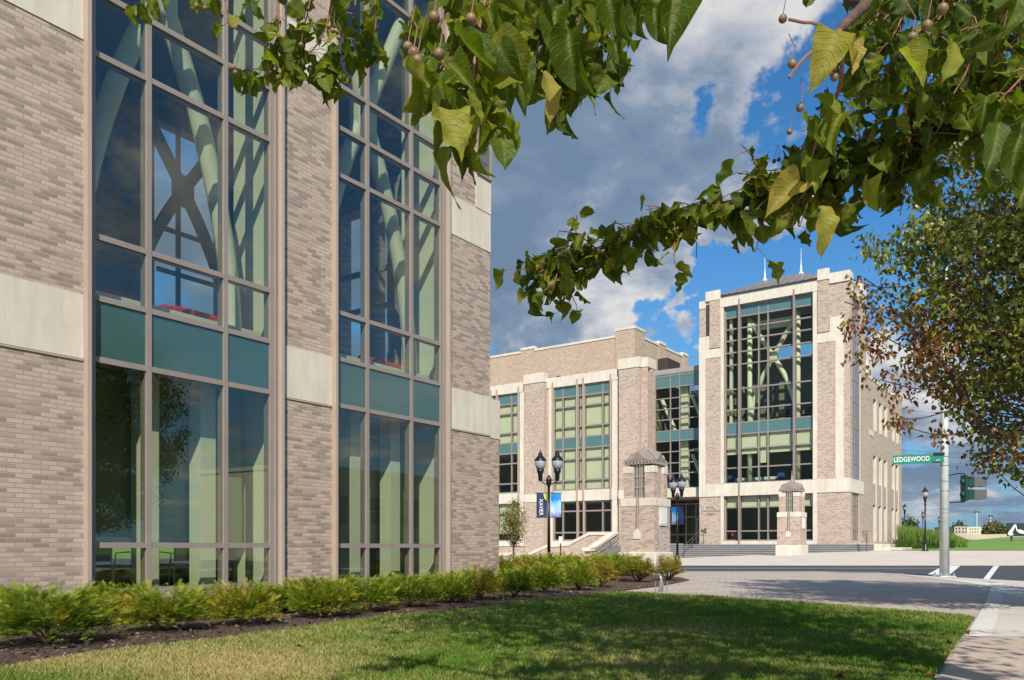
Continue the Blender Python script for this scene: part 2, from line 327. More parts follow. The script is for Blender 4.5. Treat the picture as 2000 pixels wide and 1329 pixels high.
def leafmat(name, stops, trans=0.4, rough=0.38, ribcol=None, spec=0.5, blotch=0.0):
    m, nt, b = newmat(name)
    a = N(nt, 'ShaderNodeAttribute', attribute_name='tone'); g = N(nt, 'ShaderNodeNewGeometry')
    f = mth(nt, 'ADD', a.outputs['Fac'], mth(nt, 'MULTIPLY', mth(nt, 'SUBTRACT', noise(nt, g.outputs['Position'], 45, 3, 0.6), 0.5), 0.12+blotch))
    c = ramp(nt, f, stops)
    if ribcol:
        r = N(nt, 'ShaderNodeAttribute', attribute_name='rib')
        c = mixc(nt, mth(nt, 'MULTIPLY', mth(nt, 'POWER', r.outputs['Fac'], 9.0), 0.6), c, ribcol)
        al = N(nt, 'ShaderNodeAttribute', attribute_name='along')
        q = mth(nt, 'FRACT', mth(nt, 'MULTIPLY', mth(nt, 'ADD', al.outputs['Fac'], mth(nt, 'MULTIPLY', r.outputs['Fac'], 0.28)), 9.0))
        q = mth(nt, 'SUBTRACT', 1.0, mth(nt, 'MULTIPLY', mth(nt, 'ABSOLUTE', mth(nt, 'SUBTRACT', q, 0.5)), 9.0), True)
        c = mixc(nt, mth(nt, 'MULTIPLY', q, 0.22), c, ribcol)
        sp_ = ramp(nt, noise(nt, g.outputs['Position'], 260, 2, 0.6), [(0.70, (0, 0, 0)), (0.76, (1, 1, 1))])
        c = mixc(nt, mth(nt, 'MULTIPLY', sp_, 0.35), c, (0.05, 0.025, 0.01))
        bn = N(nt, 'ShaderNodeBump'); bn.inputs['Strength'].default_value = 0.5; bn.inputs['Distance'].default_value = 0.002
        L(nt, mth(nt, 'ADD', q, mth(nt, 'MULTIPLY', noise(nt, g.outputs['Position'], 160, 3, 0.6), 1.5)), bn.inputs['Height']); L(nt, bn.outputs[0], b.inputs['Normal'])
    L(nt, c, b.inputs['Base Color']); b.inputs['Roughness'].default_value = rough; b.inputs['Specular IOR Level'].default_value = spec
    tl = N(nt, 'ShaderNodeBsdfTranslucent'); L(nt, mixc(nt, 1.0, c, (1.5, 1.6, 0.7), 'MULTIPLY'), tl.inputs[0])
    mx = N(nt, 'ShaderNodeMixShader'); mx.inputs[0].default_value = trans
    L(nt, b.outputs[0], mx.inputs[1]); L(nt, tl.outputs[0], mx.inputs[2]); L(nt, mx.outputs[0], nt.nodes['Material Output'].inputs[0])
leafmat('pear_leaf', [(0.0, (0.026, 0.058, 0.005)), (0.42, (0.078, 0.122, 0.007)), (0.68, (0.17, 0.20, 0.014)), (0.86, (0.34, 0.32, 0.05)), (0.95, (0.40, 0.30, 0.08)), (1.0, (0.34, 0.20, 0.05))], 0.5, 0.5, (0.26, 0.28, 0.07), 0.28, 0.14)
leafmat('street_leaf', [(0.0, (0.05, 0.075, 0.012)), (0.35, (0.12, 0.15, 0.022)), (0.62, (0.30, 0.30, 0.06)), (0.76, (0.24, 0.15, 0.05)), (1.0, (0.19, 0.06, 0.028))], 0.3, 0.42)
leafmat('yew_needle', [(0.0, (0.02, 0.05, 0.004)), (0.4, (0.075, 0.135, 0.007)), (0.68, (0.23, 0.29, 0.014)), (0.88, (0.38, 0.32, 0.03)), (1.0, (0.42, 0.19, 0.04))], 0.25, 0.5)
leafmat('gold_leaf', [(0.0, (0.10, 0.12, 0.012)), (0.5, (0.27, 0.25, 0.025)), (1.0, (0.48, 0.30, 0.06))], 0.3, 0.5)
leafmat('reed_leaf', [(0.0, (0.07, 0.14, 0.02)), (0.5, (0.15, 0.25, 0.04)), (1.0, (0.30, 0.34, 0.08))], 0.3, 0.6)
leafmat('mulch_chip', [(0.0, (0.03, 0.02, 0.015)), (0.6, (0.09, 0.058, 0.043)), (0.9, (0.17, 0.12, 0.09)), (1.0, (0.32, 0.24, 0.18))], 0.0, 0.9)
leafmat('wood_leaf', [(0.0, (0.03, 0.06, 0.015)), (0.6, (0.09, 0.12, 0.03)), (1.0, (0.22, 0.15, 0.06))], 0.2, 0.6)

# ------------------------------------------------------------------ mesh helpers
class MB:
    def __init__(s): s.v = []; s.f = []
    def add(s, vs, fs):
        o = len(s.v); s.v += [tuple(v) for v in vs]; s.f += [tuple(i+o for i in f) for f in fs]
    def box(s, x0, x1, y0, y1, z0, z1):
        if x0 > x1: x0, x1 = x1, x0
        if y0 > y1: y0, y1 = y1, y0
        if z0 > z1: z0, z1 = z1, z0
        s.add([(x0,y0,z0),(x1,y0,z0),(x1,y1,z0),(x0,y1,z0),(x0,y0,z1),(x1,y0,z1),(x1,y1,z1),(x0,y1,z1)],
              [(0,3,2,1),(4,5,6,7),(0,1,5,4),(1,2,6,5),(2,3,7,6),(3,0,4,7)]); return s
    def tube(s, pts, rad, n=8, caps=True):
        pts = [Vector(p) for p in pts]
        if not isinstance(rad, (list, tuple)): rad = [rad]*len(pts)
        o = len(s.v); up = None
        for i, p in enumerate(pts):
            d = (pts[min(i+1, len(pts)-1)]-pts[max(i-1, 0)])
            d = d.normalized() if d.length > 1e-9 else Vector((0, 0, 1))
            if up is None: up = Vector((0, 0, 1)) if abs(d.z) < 0.9 else Vector((1, 0, 0))
            a = d.cross(up).normalized(); b = d.cross(a).normalized(); up = -b if (-b).dot(up) > 0 else b
            for k in range(n):
                t = 2*math.pi*k/n; q = p + (a*math.cos(t)+b*math.sin(t))*rad[i]; s.v.append(tuple(q))
        for i in range(len(pts)-1):
            for k in range(n):
                a0 = o+i*n+k; a1 = o+i*n+(k+1) % n; s.f.append((a0, a0+n, a1+n, a1))
        if caps:
            s.f.append(tuple(o+k for k in range(n))); s.f.append(tuple(o+(len(pts)-1)*n+k for k in reversed(range(n))))
        return s
    def lathe(s, prof, c=(0, 0, 0), n=16):
        o = len(s.v)
        for r, z in prof:
            for k in range(n):
                t = 2*math.pi*(k+0.5)/n; s.v.append((c[0]+r*math.cos(t), c[1]+r*math.sin(t), c[2]+z))
        for i in range(len(prof)-1):
            for k in range(n):
                a0 = o+i*n+k; a1 = o+i*n+(k+1) % n; s.f.append((a0, a1, a1+n, a0+n))
        s.f.append(tuple(o+k for k in reversed(range(n)))); s.f.append(tuple(o+(len(prof)-1)*n+k for k in range(n)))
        return s
    def prism(s, poly, vec):
        """closed polygon (3-D points) swept along vec"""
        n = len(poly); o = len(s.v); vec = Vector(vec)
        s.v += [tuple(p) for p in poly]; s.v += [tuple(Vector(p)+vec) for p in poly]
        s.f.append(tuple(o+i for i in range(n))[::-1]); s.f.append(tuple(o+n+i for i in range(n)))
        for i in range(n): s.f.append((o+i, o+(i+1) % n, o+n+(i+1) % n, o+n+i))
        return s
    def build(s, name, mat, parent=None, smooth=False, bevel=0.0):
        me = bpy.data.meshes.new(name); me.from_pydata(s.v, [], s.f); me.materials.append(MATS[mat])
        bm = bmesh.new(); bm.from_mesh(me); bmesh.ops.recalc_face_normals(bm, faces=bm.faces)
        if bevel:
            bmesh.ops.bevel(bm, geom=[e for e in bm.edges if e.is_manifold and e.calc_face_angle(0) > 0.6], offset=bevel, segments=2, profile=0.5, affect='EDGES')
        bm.to_mesh(me); bm.free()
        if smooth:
            me.polygons.foreach_set('use_smooth', [True]*len(me.polygons))
        o = bpy.data.objects.new(name, me); COL.objects.link(o)
        if parent: o.parent = parent
        return o
def each(mb, name, mat, parent):
    # every box of the builder becomes a part of its own
    for i in range(0, len(mb.f), 6):
        q = MB(); q.v = mb.v[i//6*8:i//6*8+8]; q.f = [tuple(j-i//6*8 for j in f) for f in mb.f[i:i+6]]; q.build(name, mat, parent)
def each2(mb, name, mat, parent):
    for i in range(0, len(mb.f), 6):
        q = MB(); q.v = mb.v[i//6*8:i//6*8+8]; q.f = [tuple(j-i//6*8 for j in f) for f in mb.f[i:i+6]]; _build(q, name, mat, parent, bevel=0.02)
def tag(o, label=None, cat=None, group=None, kind=None):
    if label: o['label'] = label
    if cat: o['category'] = cat
    if group: o['group'] = group
    if kind: o['kind'] = kind
    return o
def thing(name, label, cat, loc=(0, 0, 0), rz=0.0, group=None):
    o = bpy.data.objects.new(name, None); COL.objects.link(o); o.location = loc; o.rotation_euler = (0, 0, rz); o.empty_display_size = 0.2
    return tag(o, label, cat, group)
def copy_tree(o, parent=None):
    kids = list(o.children); c = o.copy(); COL.objects.link(c); c.parent = parent
    for ch in kids: copy_tree(ch, c)
    return c
def sheet(name, pts, mat, kind='structure', depth=0.0):
    bm = bmesh.new(); vs = [bm.verts.new(p) for p in pts]; f = bm.faces.new(vs)
    if f.normal.z < 0: f.normal_flip()
    bm.normal_update()
    if depth:
        r = bmesh.ops.extrude_face_region(bm, geom=[f]); 
        for v in r['geom']:
            if isinstance(v, bmesh.types.BMVert): v.co.z -= depth
    bmesh.ops.triangulate(bm, faces=bm.faces[:]); bmesh.ops.recalc_face_normals(bm, faces=bm.faces)
    me = bpy.data.meshes.new(name); bm.to_mesh(me); bm.free(); me.materials.append(MATS[mat])
    o = bpy.data.objects.new(name, me); COL.objects.link(o)
    if kind: o['kind'] = kind
    return o
def npmesh(name, V, F, mat, parent=None, attrs=None, smooth=False):
    """V (n,3) ; F (m,k) equal-size faces"""
    me = bpy.data.meshes.new(name); n = len(V); m, k = F.shape
    me.vertices.add(n); me.vertices.foreach_set('co', V.astype(np.float32).ravel())
    me.loops.add(m*k); me.loops.foreach_set('vertex_index', F.astype(np.int32).ravel())
    me.polygons.add(m); me.polygons.foreach_set('loop_start', np.arange(0, m*k, k, dtype=np.int32))
    me.polygons.foreach_set('loop_total', np.full(m, k, dtype=np.int32))
    if smooth: me.polygons.foreach_set('use_smooth', np.ones(m, dtype=bool))
    for an, arr in (attrs or {}).items():
        a = me.attributes.new(an, 'FLOAT', 'POINT'); a.data.foreach_set('value', arr.astype(np.float32))
    me.update(calc_edges=True); me.validate(); me.materials.append(MATS[mat])
    o = bpy.data.objects.new(name, me); COL.objects.link(o)
    if parent:
        o.parent = parent
        if parent.type == 'EMPTY': o.matrix_parent_inverse = Matrix.LocRotScale(parent.location, parent.rotation_euler, None).inverted()
    return o
def text_mesh(body, size, mat, name, parent, loc, rot, depth=0.003, sx=1.0, font_space=1.0):
    cu = bpy.data.curves.new('letters', 'FONT'); cu.body = body; cu.size = size; cu.extrude = depth
    cu.align_x = 'CENTER'; cu.align_y = 'CENTER'; cu.space_character = font_space; cu.offset = size*0.012
    to = bpy.data.objects.new('letters_tmp', cu); COL.objects.link(to)
    bpy.context.view_layer.update()
    me = bpy.data.meshes.new_from_object(to); bpy.data.objects.remove(to)
    me.materials.clear(); me.materials.append(MATS[mat])
    o = bpy.data.objects.new(name, me); COL.objects.link(o); o.parent = parent
    o.location = loc; o.rotation_euler = rot; o.scale = (sx, 1, 1)
    return o

# ------------------------------------------------------------------ ground
def terrain(x, y):
    w = x*FV.x+y*FV.y; a = min(max((x+24.3)/12.7, 0), 1)
    return 0.58*a*min(max((w-37.8)/17.2, 0), 1) + max(0.0, w-55)*0.0235*a
g0 = sheet('ground', [(-1500, -600, -0.35), (1800, -600, -0.35), (1800, 2600, -0.35), (-1500, 2600, -0.35)], 'far_grass')
kerb_px = [(600, 1117), (1335, 1117), (1600, 1117.2), (1700, 1118.5), (1760, 1121), (1830, 1127), (1925, 1137), (2000, 1148), (2200, 1180), (2600, 1260)]
kerb_line = [at(x, y, Z=0) for x, y in kerb_px]
near = kerb_line + [Vector((30, 3, 0)), Vector((30, -30, 0)), Vector((-45, -30, 0)), Vector((-45, 17, 0)), Vector((-24, 17, 0))]
sheet('paver_walk', near, 'pavers', depth=0.2)
sheet('road', [cw(-60, 12, -0.03), cw(70, -8, -0.03), cw(90, 10, -0.03), cw(90, 60, -0.03), cw(-60, 60, -0.03)], 'asphalt')
# kerb band along the paver edge
kb = MB(); ins = []
for i, p in enumerate(kerb_line):
    a = kerb_line[max(i-1, 0)]; b = kerb_line[min(i+1, len(kerb_line)-1)]; d = (b-a).normalized(); nrm = Vector((d.y, -d.x, 0))
    if nrm.dot(-p) < 0: nrm = -nrm
    ins.append(p+nrm*0.55)
for i in range(len(kerb_line)-1):
    q = [kerb_line[i], kerb_line[i+1], ins[i+1], ins[i]]
    kb.add([Vector((v.x, v.y, 0.006)) for v in q], [(0, 1, 2, 3)])
tag(kb.build('kerb', 'kerb_stone'), kind='structure')
# sidewalk right of the flush stone strip
strip_px = [(1938, 1139), (1926, 1176), (1908, 1209), (1843, 1310), (1829, 1332)]
sl = [at(x, y, Z=0) for x, y in strip_px]
dl = (sl[-1]-sl[-3]).normalized(); sl.append(sl[-1]+dl*12)
def off(pts, d):
    out = []
    for i, p in enumerate(pts):
        a = pts[max(i-1, 0)]; b = pts[min(i+1, len(pts)-1)]; t = (b-a).normalized(); n = Vector((-t.y, t.x, 0))
        if n.dot(RV) < 0: n = -n
        out.append(p+n*d)
    return out
sr = off(sl, 0.20)
def zz(pts, z): return [Vector((p.x, p.y, z)) for p in pts]
rk = [k for k in ins if k.dot(RV) > sr[0].dot(RV)+0.2]
def cut(pts, w):  # point on polyline at depth w
    for a, b in zip(pts, pts[1:]):
        wa, wb = a.dot(FV), b.dot(FV)
        if (wa-w)*(wb-w) <= 0 and wa != wb: return a.lerp(b, (w-wa)/(wb-wa))
    return pts[-1]
c74 = cut(sr, 7.42)
c74l = cut(sl, 7.42)
sheet('edge_strip', zz([p for p in sl if p.dot(FV) > 7.42]+[c74l, c74]+[p for p in sr if p.dot(FV) > 7.42][::-1], 0.010), 'kerb_stone')
sheet('sidewalk', zz([sr[0]] + [p for p in sr if p.dot(FV) > 7.42][1:] + [c74, cw(14, 7.42)] + [k for k in rk if k.dot(FV) > 7.42][::-1], 0.008), 'concrete')
sheet('path', zz([c74l] + [p for p in sl if p.dot(FV) < 7.42] + [cw(9, -7), cw(14, 7.42)], 0.007), 'aggregate')
# mulch bed and lawn
edge_px = [(-500, 1400), (0, 1312), (160, 1285), (300, 1268), (450, 1252), (560, 1235), (760, 1206), (940, 1191), (1040, 1175), (1140, 1167), (1190, 1158)]
edge = [at(x, y, Z=0) for x, y in edge_px]
pav_edge = [at(x, y, Z=0) for x, y in [(1216, 1154.5), (1288, 1146), (1320, 1140), (1348, 1134)]]
bedback = [at(1330, 1129, Z=0), at(1240, 1121, Z=0), at(1130, 1118, Z=0), at(975, 1117, Z=0), Vector((-11.9, 18, 0)), Vector((-11.9, -12, 0))]
sheet('planting_bed', zz(edge+pav_edge+bedback, 0.016), 'mulch')
lawn_far = [at(x, y, Z=0) for x, y in [(1222, 1157.5), (1300, 1163), (1400, 1168), (1500, 1175), (1600, 1182), (1700, 1191), (1800, 1199), (1880, 1206), (1905, 1210)]]
lawn_pts = zz(edge+lawn_far+[p-RV*0.02 for p in sl[3:]]+[cw(-6, -6)], 0.022)
sheet('lawn', lawn_pts, 'lawn')
# plaza and lawn across the road (gently rising)
def grid_terrain(name, pxs, ws, mat, dz=0.0, curb=None):
    vs, fs = [], []
    for w in ws:
        for px in pxs:
            p = cw((px-CX)/FPX*w, w); vs.append((p.x, p.y, terrain(p.x, p.y)+dz))
    n = len(pxs)
    for i in range(len(ws)-1):
        for j in range(n-1): fs.append((i*n+j, i*n+j+1, (i+1)*n+j+1, (i+1)*n+j))
    if curb:
        o = len(vs)
        for j in range(n): vs.append((vs[j][0], vs[j][1], -0.3))
        for j in range(n-1): fs.append((j, o+j, o+j+1, j+1))
    m = MB(); m.v = vs; m.f = fs
    return tag(m.build(name, mat), kind='structure')
grid_terrain('plaza', list(range(500, 2700, 40)), [37.8, 40, 43, 46, 49, 52, 55, 58, 62, 68, 76], 'plaza_concrete', 0.0, True)
grid_terrain('far_lawn', [1740, 1752, 1790, 1850, 1920, 2000, 2150, 2400, 2800], [55.2, 62, 75, 95, 120, 160], 'far_grass', 0.02)
def roadpoly(name, px, mat, z=-0.026):
    sheet(name, [at(x, y, Z=z) for x, y in px], mat)
roadpoly('crosswalk_line', [(1843, 1105.3), (1876, 1105.3), (1853, 1124), (1812, 1122)], 'line_paint')
roadpoly('crosswalk_line', [(1941, 1105.5), (1952, 1105.5), (1930, 1135), (1918, 1134)], 'line_paint')
roadpoly('lane_line', [(1100, 1109.8), (1840, 1109.8), (1838, 1110.6), (1100, 1110.6)], 'nosing_stone')

# ------------------------------------------------------------------ building helpers
def cells(u0, u1, z0, z1, openings):
    us = sorted({u0, u1, *[u for o in openings for u in o[:2] if u0 < u < u1]})
    out = []
    for a, b in zip(us, us[1:]):
        ops = sorted([o for o in openings if o[0] <= a+1e-6 and o[1] >= b-1e-6], key=lambda o: o[2]); z = z0
        for o in ops:
            if o[2] > z+1e-6: out.append((a, b, z, o[2]))
            z = max(z, o[3])
        if z < z1-1e-6: out.append((a, b, z, z1))
    return out
def wallY(mb, y, th, u0, u1, z0, z1, openings=()):      # wall seen from -Y, outer face at y
    for a, b, c, d in cells(u0, u1, z0, z1, openings): mb.box(a, b, y, y+th, c, d)
def wallX(mb, x, th, u0, u1, z0, z1, openings=()):      # wall seen from +X, outer face at x
    for a, b, c, d in cells(u0, u1, z0, z1, openings): mb.box(x-th, x, a, b, c, d)
class Plane:
    """facade frame: u along the wall, n out of the wall (towards the viewer)"""
    def __init__(s, axis, c): s.axis = axis; s.c = c
    def box(s, mb, u0, u1, z0, z1, n0, n1):
        if s.axis == 'Y': mb.box(u0, u1, s.c-n1, s.c-n0, z0, z1)
        else: mb.box(s.c+n0, s.c+n1, u0, u1, z0, z1)
    def pt(s, u, z, n): return Vector((u, s.c-n, z)) if s.axis == 'Y' else Vector((s.c+n, u, z))
def curtain(pl, parent, u0, u1, verts, hor, rows, fw=0.07, depth=0.12, rec=0.06, fins=(), finspan=None, gmat='glass', smat='teal_spandrel',
            blinds=(), finmat='fin_metal', fmat='frame_metal', finw=0.06, finout=0.13, label=None, vw=None, blind_in=0.18):
    """verts: inner mullion positions; hor: z of every horizontal from bottom to top; rows: per row 'g' glass / 's' spandrel"""
    w = MB(); z0, z1 = hor[0], hor[-1]; vw = vw or fw
    xs = [u0+fw/2]+list(verts)+[u1-fw/2]
    for x in xs: pl.box(w, x-vw/2, x+vw/2, z0, z1, -rec-depth, -rec+0.035)
    for z in hor:
        zc_ = min(max(z, z0+fw/2), z1-fw/2)
        for a, b in zip(xs, xs[1:]): pl.box(w, a+vw/2, b-vw/2, zc_-fw/2, zc_+fw/2, -rec-depth, -rec+0.027)
    win = w.build('window', fmat, parent)
    if label: win['label'] = label
    gm = MB(); sm = MB(); bmk = MB()
    for i in range(len(hor)-1):
        if i and rows[i] != rows[i-1]:
            if gm.v: gm.build('glass', gmat, win); gm = MB()
            if sm.v: sm.build('spandrel_panel', smat, win); sm = MB()
        for j, (a, b) in enumerate(zip(xs, xs[1:])):
            t = gm if rows[i] == 'g' else sm
            n0, n1 = (-rec-0.012, -rec)
            if t is gm:
                v = [pl.pt(a, hor[i], -rec-0.006), pl.pt(b, hor[i], -rec-0.006), pl.pt(b, hor[i+1], -rec-0.006), pl.pt(a, hor[i+1], -rec-0.006)]
                if pl.axis == 'X': pass
                gm.add(v, [(0, 1, 2, 3)])
            else: pl.box(sm, a, b, hor[i], hor[i+1], n0-0.05, n1)
    if gm.v: gm.build('glass', gmat, win)
    if sm.v: sm.build('spandrel_panel', smat, win)
    for (bi, bj, zlow) in blinds:      # row, column, lower end
        a, b = xs[bj]+vw/2+0.02, xs[bj+1]-vw/2-0.02
        pl.box(bmk, a, b, zlow, hor[bi+1]-0.02, -rec-blind_in, -rec-blind_in+0.01)
    if bmk.v: bmk.build('blind', 'blind_green', win)
    if fins:
        fm = MB(); f0, f1 = finspan or (z0, z1)
        for x in fins: pl.box(fm, x-finw/2, x+finw/2, f0, f1, -rec+0.036, finout)
        each(fm, 'fin', finmat, win)
    return win

# ------------------------------------------------------------------ near academic building
LX = -11.93
nb = thing('academic_building', 'near left brick academic building with limestone bands and tall teal glass bays', 'building', (LX, 5, 0))
nbp = nb
def part(mb, name, mat, parent, label=None, **kw):
    o = mb.build(name, mat, None, **kw)
    o.parent = parent; o.matrix_parent_inverse = Matrix.Translation(-Vector(parent.location)) if parent.type == 'EMPTY' and parent.parent is None else Matrix()
    if label: o['label'] = label
    return o
_build = MB.build
def _b2(s, name, mat, parent=None, **kw):
    o = _build(s, name, mat, None, **kw)
    if parent:
        o.parent = parent
        if parent.type == 'EMPTY': o.matrix_parent_inverse = Matrix.LocRotScale(parent.location, parent.rotation_euler, None).inverted()
    return o
MB.build = _b2
BAYS = [(1.20, 4.62), (6.13, 9.68), (10.91, 14.40)]
TOP = 20.0
w = MB(); wallX(w, LX, 0.4, -9, 16.04, -0.2, TOP, [(a, b, 0.11, 19.0) for a, b in BAYS]); 
w.box(LX-0.4, LX-0.02, 16.04, 16.44, -0.2, 3.53)
w.build('brick_wall', 'brick', nb)
# rear and end walls with windows
w = MB(); wallX(w, -21.6, 0.4, -9, 16.0, -0.2, TOP, [(1.2, 4.6, 4.8, 12.6), (13.1, 15.3, 4.8, 13.0), (6.4, 9.6, 0.2, 1.1), (10.4, 14.9, 0.2, 1.1)])
w.build('rear_wall', 'brick', nb)
w = MB(); wallY(w, 15.64, 0.4, -21.6, LX-0.4, -0.2, TOP, [(-16.75, -15.85, 4.8, 9.9), (-15.45, -15.0, 4.8, 9.4), (-20.6, -19.6, 4.8, 8.6)])
w.build('end_wall', 'brick', nb); w = MB(); wallY(w, -9.4, 0.4, -22, LX, -0.2, TOP)
w.build('end_wall', 'brick', nb)
w = MB(); w.box(-22, LX, -9.4, 16.04, TOP, TOP+0.4); w.build('roof', 'grey_metal', nb)
pl = Plane('X', LX)
st = MB(); spans = [(-9, 1.2), (4.62, 6.13), (9.68, 10.91), (14.40, 16.04)]
for a, b in spans:
    b2 = b+0.0
    up = {1.2: (8.2, 9.15), 6.13: (8.2, 9.15), 10.91: (9.56, 10.5), 16.04: (8.03, 8.93)}[b]
    for z0_, z1_ in ((3.56, 4.49), up, (13.0, 13.9)):
        pl.box(st, a+0.004, b2-0.004+(0.012 if b == 16.04 else 0), z0_, z1_, -0.05, 0.014)
pl.box(st, 16.055, 16.46, 3.50, 4.46, -0.42, -0.005)
pl.box(st, 15.45, 16.058, 8.954, 9.75, -0.06, 0.018)
each(st, 'stone_band', 'stone', nb)
lt = MB()
for a, b in spans: pl.box(lt, a+0.01, b-0.01, 3.525, 3.553, -0.04, 0.02)
each(lt, 'shadow_joint', 'fin_metal', nb)
curtain(pl, nb, 15.47, 16.055, [], [9.76, 11.4, 12.95], 'gg', gmat='glass', rec=-0.03, fw=0.05, label='narrow corner window strip')
HL = [0.11, 0.85, 3.60, 4.51, 5.42, 8.12, 9.05, 9.88, 12.30, 14.2, 16.4, 19.0]; RL = 'ggsgggggggg'
MUL = {0: (2.23, 3.55), 1: (7.16, 8.55), 2: (11.90, 13.23)}
BL = ['tall glazed bay at the left, partly outside the frame', 'near tall glazed bay right of the leftmost brick wall', 'second tall glazed bay beside the brick corner']
for i, (a, b) in enumerate(BAYS):
    curtain(pl, nb, a+0.10, b-0.13, MUL[i], HL, RL, fw=0.085, depth=0.14, rec=0.05, label=BL[i])
    f = MB(); pl.box(f, a, a+0.06, 0.1, 19.0, -0.2, 0.12); pl.box(f, b-0.06, b, 0.1, 19.0, -0.2, 0.12)
    each(f, 'edge_fin', 'fin_metal', nb)
    f = MB(); pl.box(f, b-0.13, b-0.09, 0.1, 19.0, -0.2, 0.02); pl.box(f, a+0.06, a+0.10, 0.1, 19.0, -0.2, -0.02)
    each(f, 'jamb_trim', 'frame_metal', nb)
# interior
fl = MB(); fl.box(-21.6, LX-0.4, -9, 15.64, -0.1, 0.06); fl.build('floor', 'floor_carpet', nb)
fl = MB(); fl.box(-21.6, LX-0.28, -9, 15.64, 3.72, 4.42); fl.build('upper_floor', 'ceiling_paint', nb)
fl = MB(); fl.box(-21.6, LX-0.41, -9, 15.64, 13.6, 14.0); fl.build('ceiling', 'ceiling_paint', nb)
il = MB()
for a, b in ((4.72, 6.05), (9.78, 10.85), (14.5, 15.6)):
    for z0_, z1_ in ((0.07, 3.7), (4.43, 13.6)): il.box(LX-1.5, LX-0.42, a, b, z0_, z1_)
each(il, 'pier_lining', 'pale_green', nb)
for i, (a, b) in enumerate(BAYS):
    il = MB(); il.box(LX-1.06, LX-1.05, a+0.04, b-0.05, 0.9, 3.70); il.build('mesh_shade', 'mesh_shade', nb)
co = MB()
for y in (7.55, 8.62, 12.15, 13.35): co.box(LX-0.95, LX-0.62, y-0.15, y+0.15, 0.07, 3.71)
each(co, 'column', 'pale_green', nb)
tr = MB()
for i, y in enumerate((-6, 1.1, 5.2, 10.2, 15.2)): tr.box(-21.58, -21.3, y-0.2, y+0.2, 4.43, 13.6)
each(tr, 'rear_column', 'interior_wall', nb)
def arch(parent, pl, uL, uR, zb, zc1, zt, n=-0.7, r=0.13, mat='pale_green', name='brace'):
    """two legs curving in from the floor to a crossing, then spreading to the top"""
    um = (uL+uR)/2
    for s in (-1, 1):
        b = MB(); pts = []
        ub = uL if s < 0 else uR; ut = uR if s < 0 else uL
        for k in range(13):
            t = k/12; u = ub + (um-ub)*(t**1.9); pts.append(pl.pt(u, zb+(zc1-zb)*t, n+s*0.02))
        slope = (um-ub)*1.9
        for k in range(1, 5):
            t = k/4; pts.append(pl.pt(um+(ut-um)*t, zc1+(zt-zc1)*t, n+s*0.02))
        b.tube(pts, r, 8); b.build(name, mat, parent, smooth=True)
    g = MB(); c = pl.pt(um, zc1, n); 
    if pl.axis == 'Y': g.box(c.x-0.32, c.x+0.32, c.y-0.2, c.y+0.05, c.z-0.45, c.z+0.45)
    else: g.box(c.x-0.2, c.x+0.17, c.y-0.26, c.y+0.26, c.z-0.4, c.z+0.4)
    g.build('gusset_plate', mat, parent, bevel=0.05)
arch(nb, pl, 6.45, 9.35, 4.45, 10.2, 13.5, n=-0.95, r=0.17)
arch(nb, pl, 11.2, 14.2, 4.45, 10.2, 13.5, n=-0.95, r=0.17)
plr = Plane('X', -20.9)
arch(nb, plr, 11.9, 15.2, 6.2, 10.9, 13.4, n=0, r=0.17, mat='interior_wall', name='rear_brace')
rw = MB()
for y in (13.75,): rw.box(-21.5, -21.42, y-0.06, y+0.06, 4.8, 13.0)
for z in (8.7, 9.9): rw.box(-21.51, -21.43, 13.1, 15.3, z-0.06, z+0.06)
for z in (7.2, 8.2): rw.box(-16.75, -15.0, 15.67, 15.75, z-0.07, z+0.07)
each(rw, 'rear_mullion', 'interior_wall', nb)
# window ledge on the upper floor
lg = MB(); lg.box(LX-0.9, LX-0.45, 6.2, 9.6, 4.421, 4.75); lg.box(LX-0.9, LX-0.45, 11.0, 14.3, 4.421, 4.75); each(lg, 'ledge', 'pale_green', nb)

# ------------------------------------------------------------------ far academic building (across the street)
FY = 61.8
fb = thing('academic_building', 'large brick and limestone building across the street with square glass tower', 'building', (-25, FY, 0))
pf = Plane('Y', FY)
TX0, TX1 = -25.18, -13.82
FH1 = [1.37, 2.10, 4.00, 4.80]; FH2 = [5.80, 6.72, 8.60, 9.55, 10.47, 11.40, 13.20, 14.10, 15.0]
w = MB()
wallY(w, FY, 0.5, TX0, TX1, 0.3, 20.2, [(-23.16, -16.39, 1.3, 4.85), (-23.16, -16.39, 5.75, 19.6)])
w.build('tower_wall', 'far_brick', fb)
ts = MB()
def sb(u0, u1, z0, z1, n=0.03): pf.box(ts, u0, u1, z0, z1, -0.06, n)
sb(-23.5, -16.05, 19.6, 20.3, 0.08)                        # lintel beam
sb(-23.42, -23.16, 5.8, 19.6, 0.05); sb(-16.39, -16.1, 5.8, 19.6, 0.05)   # jambs
sb(-23.42, -23.16, 1.02, 4.8, 0.05); sb(-16.39, -16.1, 1.02, 4.8, 0.05)
sb(-23.16, -16.39, 1.02, 1.3, 0.05); sb(TX0-0.01, TX1+0.03, 4.8, 5.78, 0.06)
sb(TX0-0.02, -24.68, 5.79, 17.5, 0.04); sb(-24.678, -24.30, 16.46, 17.5, 0.038); sb(-24.676, -23.43, 15.75, 16.45, 0.036)
sb(-14.82, -14.25, 5.79, 17.5, 0.04); sb(-15.2, -14.822, 16.46, 17.5, 0.038); sb(-16.09, -14.824, 15.75, 16.45, 0.036)
sb(-24.62, -23.44, 20.25, 21.0, 0.14); sb(-16.04, -15.22, 20.3, 21.1, 0.16); sb(-15.215, TX1+0.02, 19.95, 20.7, 0.10); sb(TX0, -24.625, 19.75, 20.35, 0.05)
